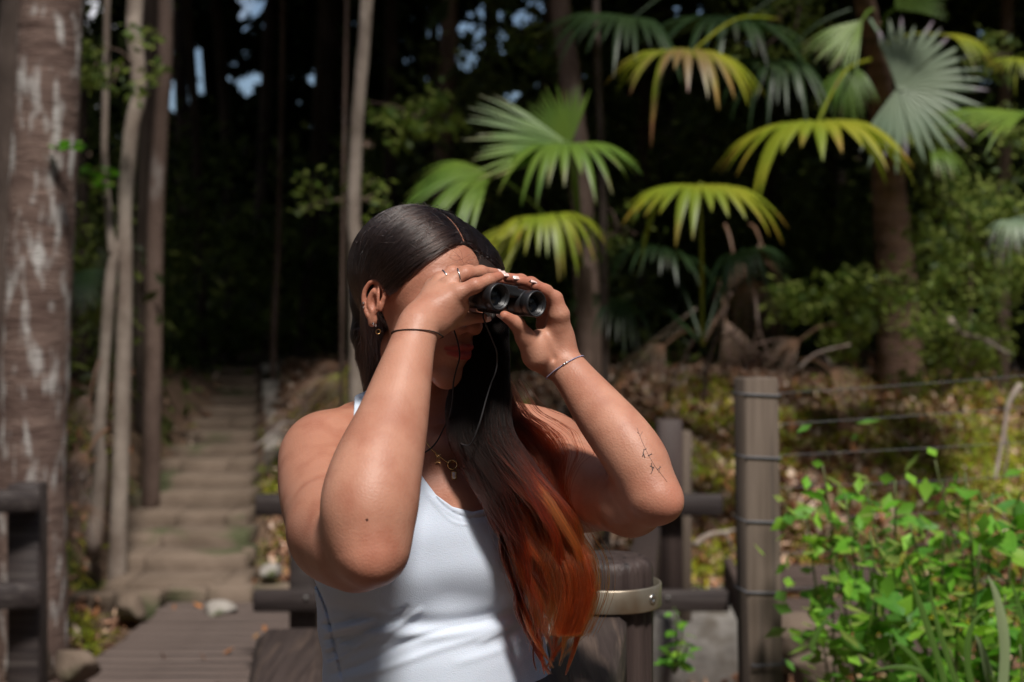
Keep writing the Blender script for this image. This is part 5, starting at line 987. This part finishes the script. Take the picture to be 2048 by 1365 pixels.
# --- binoculars
black = mat('black_rubber', (.012, .012, .013), (.018, .018, .02), scale=300, rough=.38, bump=.0001, bscale=2500, spec=.5)
gloss = mat('black_metal_ring', (.015, .015, .017), rough=.22, spec=.6)
lens = mat('coated_lens', (.006, .008, .012), rough=.03, spec=1.)
BY = R(43); BPt = R(3)
bf = np.array([math.sin(BY)*math.cos(BPt), -math.cos(BY)*math.cos(BPt), -math.sin(BPt)]); bl = np.array([math.cos(BY), math.sin(BY), -.13]); bl = norm(bl-bf*(bl@bf)); bu = np.cross(bl, bf)
if bu[2] < 0: bu = -bu
BM = np.stack([bl, bf, bu], 1); O1 = P(1000, 594, 1.775); O2 = O1+bl*.0655
bino = empty('binoculars', (O1+O2)/2-bf*.05, 'compact black binoculars held up to the eyes in both hands', 'binoculars')
prof = [(-.104, 0), (-.104, .010), (-.104, .0135), (-.102, .0150), (-.090, .0152), (-.0895, .0142), (-.085, .0145), (-.083, .0165), (-.060, .0172), (-.0595, .0166), (-.0575, .0166), (-.057, .0172), (-.018, .0168), (-.0172, .0161), (-.0155, .0161), (-.0147, .0170), (-.003, .0174), (-.0008, .0170), (0, .0160), (-.0008, .0149), (-.0035, .0143), (-.004, .0132), (-.0075, .0128), (-.008, .0118), (-.012, .0115)]
for O in (O1, O2):
    bo = obj('barrel', *lathe(prof, O, bf, 64)[:2], black, bino)
    obj('objective_ring', *lathe([(-.0044, .0142), (-.0036, .0146), (-.0030, .0142), (-.0034, .0136), (-.0044, .0134)], O, bf, 64)[:2], gloss, bo)
    r = np.linspace(0, .0117, 8); obj('objective_lens', *lathe([(-.0105-(x/.0117)**2*.002+.002, x) for x in r], O, bf, 48)[:2], lens, bo)
    obj('eyecup', *lathe([(-.106, .0105), (-.107, .0140), (-.105, .0158), (-.093, .0158), (-.0925, .0150)], O, bf, 40)[:2], black, bo)
bc = (O1+O2)/2
BG = Grid(bc-.085, bc+.085, .0011)
BG.rbox(bc-bf*.048+bu*.0105, (.027, .030, .0065), .004, BM, .002); BG.rbox(bc-bf*.060-bu*.002, (.024, .022, .010), .005, BM, .004); BG.rbox(bc-bf*.040+bu*.017, (.014, .022, .0022), .002, BM, .002)
obj('bridge', *BG.nets(), black, bino)
wv = MB(); pr = [(-.012, 0), (-.012, .007)]+[(-.0105+.0012*i, .0088 if i % 2 else .0080) for i in range(18)]+[(.0112, .007), (.0112, 0)]
wv.add(*lathe(pr, bc-bf*.080+bu*.006, bf, 28)[:2]); wv.build('focus_wheel', gloss, bino)
cordm = mat('black_cord', (.012, .011, .012), (.03, .028, .03), scale=900, rough=.7, bump=.0002, bscale=2000)
cr_ = [[(969, 622, 1.80), (966, 632, 1.80), (971, 648, 1.80), (976, 660, 1.81), (986, 684, 1.83), (993, 704, 1.84), (994, 725, 1.85), (991, 745, 1.85), (982, 768, 1.85), (972, 800, 1.845), (958, 850, 1.84), (940, 890, 1.85), (915, 885, 1.88)],
       [(905, 640, 1.86), (908, 660, 1.85), (916, 687, 1.845), (919, 715, 1.84), (912, 742, 1.845), (907, 765, 1.85), (905, 800, 1.86), (900, 830, 1.88), (892, 848, 1.9), (885, 862, 1.905), (874, 883, 1.905), (858, 900, 1.905), (835, 912, 1.91)]]
for c in cr_: obj('neck_cord', *tube(catmull([P(*q) for q in c], 90), 0.00105, 8)[:2], cordm, bino)
# --- nails, rings, bracelets, jewellery
nail = mat('pale_nail', (.78, .55, .50), rough=.22, spec=.6)
def nailplate(tip, prev, nrm, ln=.0125, wd=.0052, ext=.004):
    tip = np.asarray(tip); ax = norm(tip-prev); nrm = norm(nrm-ax*(nrm@ax)); sd = np.cross(ax, nrm); V = []; Q = []; nu, nv = 9, 9
    for i in range(nu):
        u = i/(nu-1)
        for j in range(nv):
            v = -1+2*j/(nv-1); wdt = wd*(1-.18*(2*u-1)**2)*(1 if u < .75 else math.sqrt(max(.02, 1-((u-.75)/.25)**2*.75)))
            V.append(tip+ax*(-ln*.55+ln*u+ext*.3)+sd*wdt*v+nrm*(-.0026*v*v-.0008*(2*u-1)**2))
    for i in range(nu-1):
        for j in range(nv-1): a = i*nv+j; Q.append([a, a+1, a+nv+1, a+nv])
    V = np.array(V); top_ = len(V); V = np.concatenate([V, V-nrm*.0006]); Q2 = [[q[3]+top_, q[2]+top_, q[1]+top_, q[0]+top_] for q in Q]
    return V, np.array(Q+Q2)
for hd, key, nr in ((RH, 'index', (-.1, -.35, .9)), (RH, 'middle', (.1, -.5, .9)), (RH, 'thumb', (.3, -.6, -.7)), (LH, 'index', (-.45, -.35, .85)), (LH, 'middle', (-.35, -.55, .8)), (LH, 'ring', (-.3, -.6, .8)), (LH, 'thumb', (-.55, -.1, -.75))):
    f = hd[key]; tip = bp(*f[-1][:3]); prev = bp(*f[-2][:3]); rr = Rp(f[-1][3], f[-1][2]); nr = norm(nr); ax = norm(tip-prev); nr = norm(nr-ax*(nr@ax))
    obj('fingernail', *nailplate(tip+nr*(rr-.0004)+ax*rr*.55, prev+nr*rr, nr), nail, person)
silver = mat('silver', (.62, .60, .58), rough=.25, metal=1.); gold = mat('gold', (.75, .48, .20), rough=.25, metal=1.); gem = mat('clear_gem', (.75, .72, .78), rough=.05, spec=1.)
def ring_on(c, axis, off=.0012, r0=.05, n=48):
    axis = norm(axis); u = norm(np.cross(axis, (0, 1, .2))); v = np.cross(axis, u); out = []
    for k in range(n):
        a = 2*math.pi*k/n; d = u*math.cos(a)+v*math.sin(a); o = np.asarray(c)+d*r0
        h = np.asarray(c); ts = np.arange(.0, r0, .0008); vv = B.val(np.asarray(c)+ts[:, None]*d)
        j = np.nonzero(vv > off)[0]; out.append(np.asarray(c)+d*(ts[j[0]] if len(j) else r0*.5))
    out = np.array(out)
    for _ in range(3): out = (np.roll(out, 1, 0)+2*out+np.roll(out, -1, 0))/4
    return np.concatenate([out, out[:1]])
def midpt(f, i, t): a = bp(*f[i][:3]); b2 = bp(*f[i+1][:3]); return a+(b2-a)*t, b2-a
c, ax = midpt(RH['middle'], 0, .62); rg = obj('finger_ring', *tube(ring_on(c, ax+np.array([.010, 0, -.006]), .0004, .02, 36), .0009, 8, False)[:2], silver, person)
c, ax = midpt(RH['ring'], 0, .5); rg = obj('finger_ring', *tube(ring_on(c, ax, .0004, .02, 36), .0009, 8, False)[:2], silver, person)
# left-of-picture bracelet: dark cord, other wrist: fine silver chain with knots
c = P(830, 668, 1.745); ax = P(836, 655, 1.75)-P(812, 740, 1.72); rp = ring_on(c, ax+np.array([-.012, -.02, 0]), .0008, .06, 80)
bmb = MB().add(*tube(rp, .0006, 6, False)[:2])
for k in range(0, 80, 1): bmb.add(*lathe([(-.0011, 0), (-.0006, .0009), (.0006, .0009), (.0011, 0)], rp[k], rp[k+1]-rp[k], 6)[:2])
bmb.build('cord_bracelet', mat('brown_thread', (.03, .018, .014), rough=.8), person)
c = P(1129, 737, 1.87); ax = P(1128, 728, 1.87)-P(1160, 770, 1.855); rp = ring_on(c, ax+np.array([0.004, -.008, 0]), .0008, .05, 90)
bmb = MB().add(*tube(rp, .0006, 6, False)[:2])
for k in range(0, 90, 1): bmb.add(*lathe([(-.0009, 0), (-.0005, .0010), (.0005, .0010), (.0009, 0)], rp[k], rp[k+1]-rp[k], 6)[:2])
bo = bmb.build('chain_bracelet', mat('lilac_thread', (.30, .27, .38), rough=.4, metal=.5), person)
fr = [k for k in range(90) if rp[k][1] < 1.86]; fr = sorted(fr, key=lambda k: abs(rp[k][0]-P(1132, 740, 1.85)[0]))[:6]
for k in fr[::3]: obj('bead', *lathe([(-.0022, 0), (-.0014, .0017), (.0014, .0017), (.0022, 0)], rp[k], rp[k+1]-rp[k], 10)[:2], silver, bo)
# necklace on the chest
def chest(px, py, off=.001, d0=1.86):
    o = P(px, py, d0); h = B.hit(o, P(px, py, 2.1)-o, .25, off); return h if h is not None else P(px, py, 1.93)
nk = [(838, 868), (850, 882), (862, 898), (878, 912), (890, 922), (902, 926), (914, 920), (930, 905), (948, 885), (960, 862)]
npth = catmull([chest(*q, .0012) for q in nk], 90); nb = MB()
for k in range(0, 89, 1):
    a = npth[k]; b2 = npth[k+1]; nb.add(*lathe([(-.0013, 0), (-.0008, .0009), (.0008, .0009), (.0013, 0)], (a+b2)/2, b2-a, 6)[:2])
neck = nb.build('necklace', gold, person)
def torus(c, n, R_, r, ns=24):
    n = norm(n); u = norm(np.cross(n, (0, 0, 1))); v = np.cross(n, u); th = np.linspace(0, 2*np.pi, ns+1); return tube(np.asarray(c)+(np.cos(th)[:, None]*u+np.sin(th)[:, None]*v)*R_, r, 8, False)[:2]
q = chest(905, 930, .003); nn_ = B.grad(q)[0]; obj('pendant_ring', *torus(q, nn_+np.array([-.25, 0, 0]), .0062, .0013), gold, neck)
q = chest(908, 951, .002); M_ = np.stack([np.array([1, 0, 0.]), np.array([0, 1, 0.]), np.array([0, 0, 1.])], 1)
fr_ = MB()
for a, b2 in (((-.0026, -.0048), (.0026, -.0048)), ((.0026, -.0048), (.0026, .0048)), ((.0026, .0048), (-.0026, .0048)), ((-.0026, .0048), (-.0026, -.0048))): fr_.add(*tube([q+np.array([a[0], -.0012, a[1]]), q+np.array([b2[0], -.0012, b2[1]])], .0008, 6))
pb = fr_.build('pendant_bar', gold, neck); obj('gem', *box((-.002, -.0018, -.0042), (.002, 0, .0042), .0006, None, q-np.array([0, .0008, 0])), gem, neck) if False else None
bb = box((-.002, -.001, -.0042), (.002, .001, .0042), .0006, None, q-np.array([0, .0012, 0])); obj('gem', bb[0], [bb[1], bb[2]], gem, neck)
q0 = chest(876, 918, .002); ch = MB()
for sx in (-1, 1): ch.add(*tube([q0+np.array([sx*.0014, -.001, -.0045]), q0+np.array([sx*.0014, -.001, .0045])], .0006, 6))
for sz in (-1, 1): ch.add(*tube(catmull([q0+np.array([-.0042, -.001, sz*.0062]), q0+np.array([0, -.001, sz*.0044]), q0+np.array([.0042, -.001, sz*.0062])], 8), .0007, 6))
ch.build('zodiac_charm', gold, neck)
q = chest(929, 912, .002); obj('small_gem', *lathe([(-.002, 0), (0, .0026), (.0012, .0018), (.0012, 0)], q, (0, -1, 0), 8)[:2], gem, neck)
# earrings, nose stud, lobe stud
def earp(px, py): o = P(px, py, 1.80); h = B.hit(o, P(px, py, 2.1)-o, .25, .001); return h if h is not None else P(px, py, 1.92)
for px, py, r in ((727, 607, .0016), (727, 615, .0014), (747, 648, .0018), (752, 651, .0016)):
    obj('ear_stud', *lathe([(-.0012, 0), (-.001, r), (.0006, r*1.1), (.0018, 0)], earp(px, py), (.1, -1, 0), 10)[:2], silver, person)
q = earp(757, 656); obj('hoop_earring', *torus(q+np.array([0, -.003, -.005]), (.3, -1, 0), .0032, .0007), gold, person)
o_ = H(-16, 120, -27); h_ = B.hit(o_, H(-12, 80, -33)-o_, .06, .0003)
if h_ is not None: obj('nose_stud', *lathe([(-.001, 0), (0, .0010), (.001, 0)], h_, fw, 8)[:2], silver, person)
# fern tattoo on her left forearm, mole on the elbow
inkm = mat('tattoo_ink', (.09, .065, .06), rough=.6)
def arm_on(px, py, off=.00025, d0=1.65): o = P(px, py, d0); h = B.hit(o, P(px, py, 2.0)-o, .35, off); return h
tt = MB(); stem = [(1274, 856), (1282, 878), (1290, 896), (1300, 916), (1312, 936), (1322, 948), (1334, 964)]
def ink(pts, r):
    q = [arm_on(*p) for p in catmull([(a, b2, 0) for a, b2 in pts], 12)[:, :2]]; q = [x for x in q if x is not None]
    if len(q) > 3: tt.add(*tube(np.array(q), r*.6, 6))
ink(stem, .00035)
for (x, y, dx, dy, r) in ((1288, 900, -3, 14, .0009), (1286, 906, 4, 10, .0010), (1296, 912, 8, -4, .0009), (1293, 898, -6, 2, .0008), (1303, 926, 2, 16, .0008), (1308, 934, -6, 14, .0007), (1300, 932, 8, 4, .0009), (1314, 940, 8, -6, .0006), (1318, 946, 2, -14, .0005), (1280, 872, 5, -8, .0004), (1278, 868, -4, -4, .0004)): ink([(x, y), (x+dx*.5, y+dy*.5), (x+dx, y+dy)], r)
tt.build('fern_tattoo', inkm, person)
mo_ = arm_on(734, 1040, .0001, 1.40)
if mo_ is not None: obj('mole', *lathe([(-.0006, 0), (0, .0016), (.0006, 0)], mo_, (0, -1, .1), 12)[:2], mat('mole_brown', (.09, .03, .02), rough=.6), person)
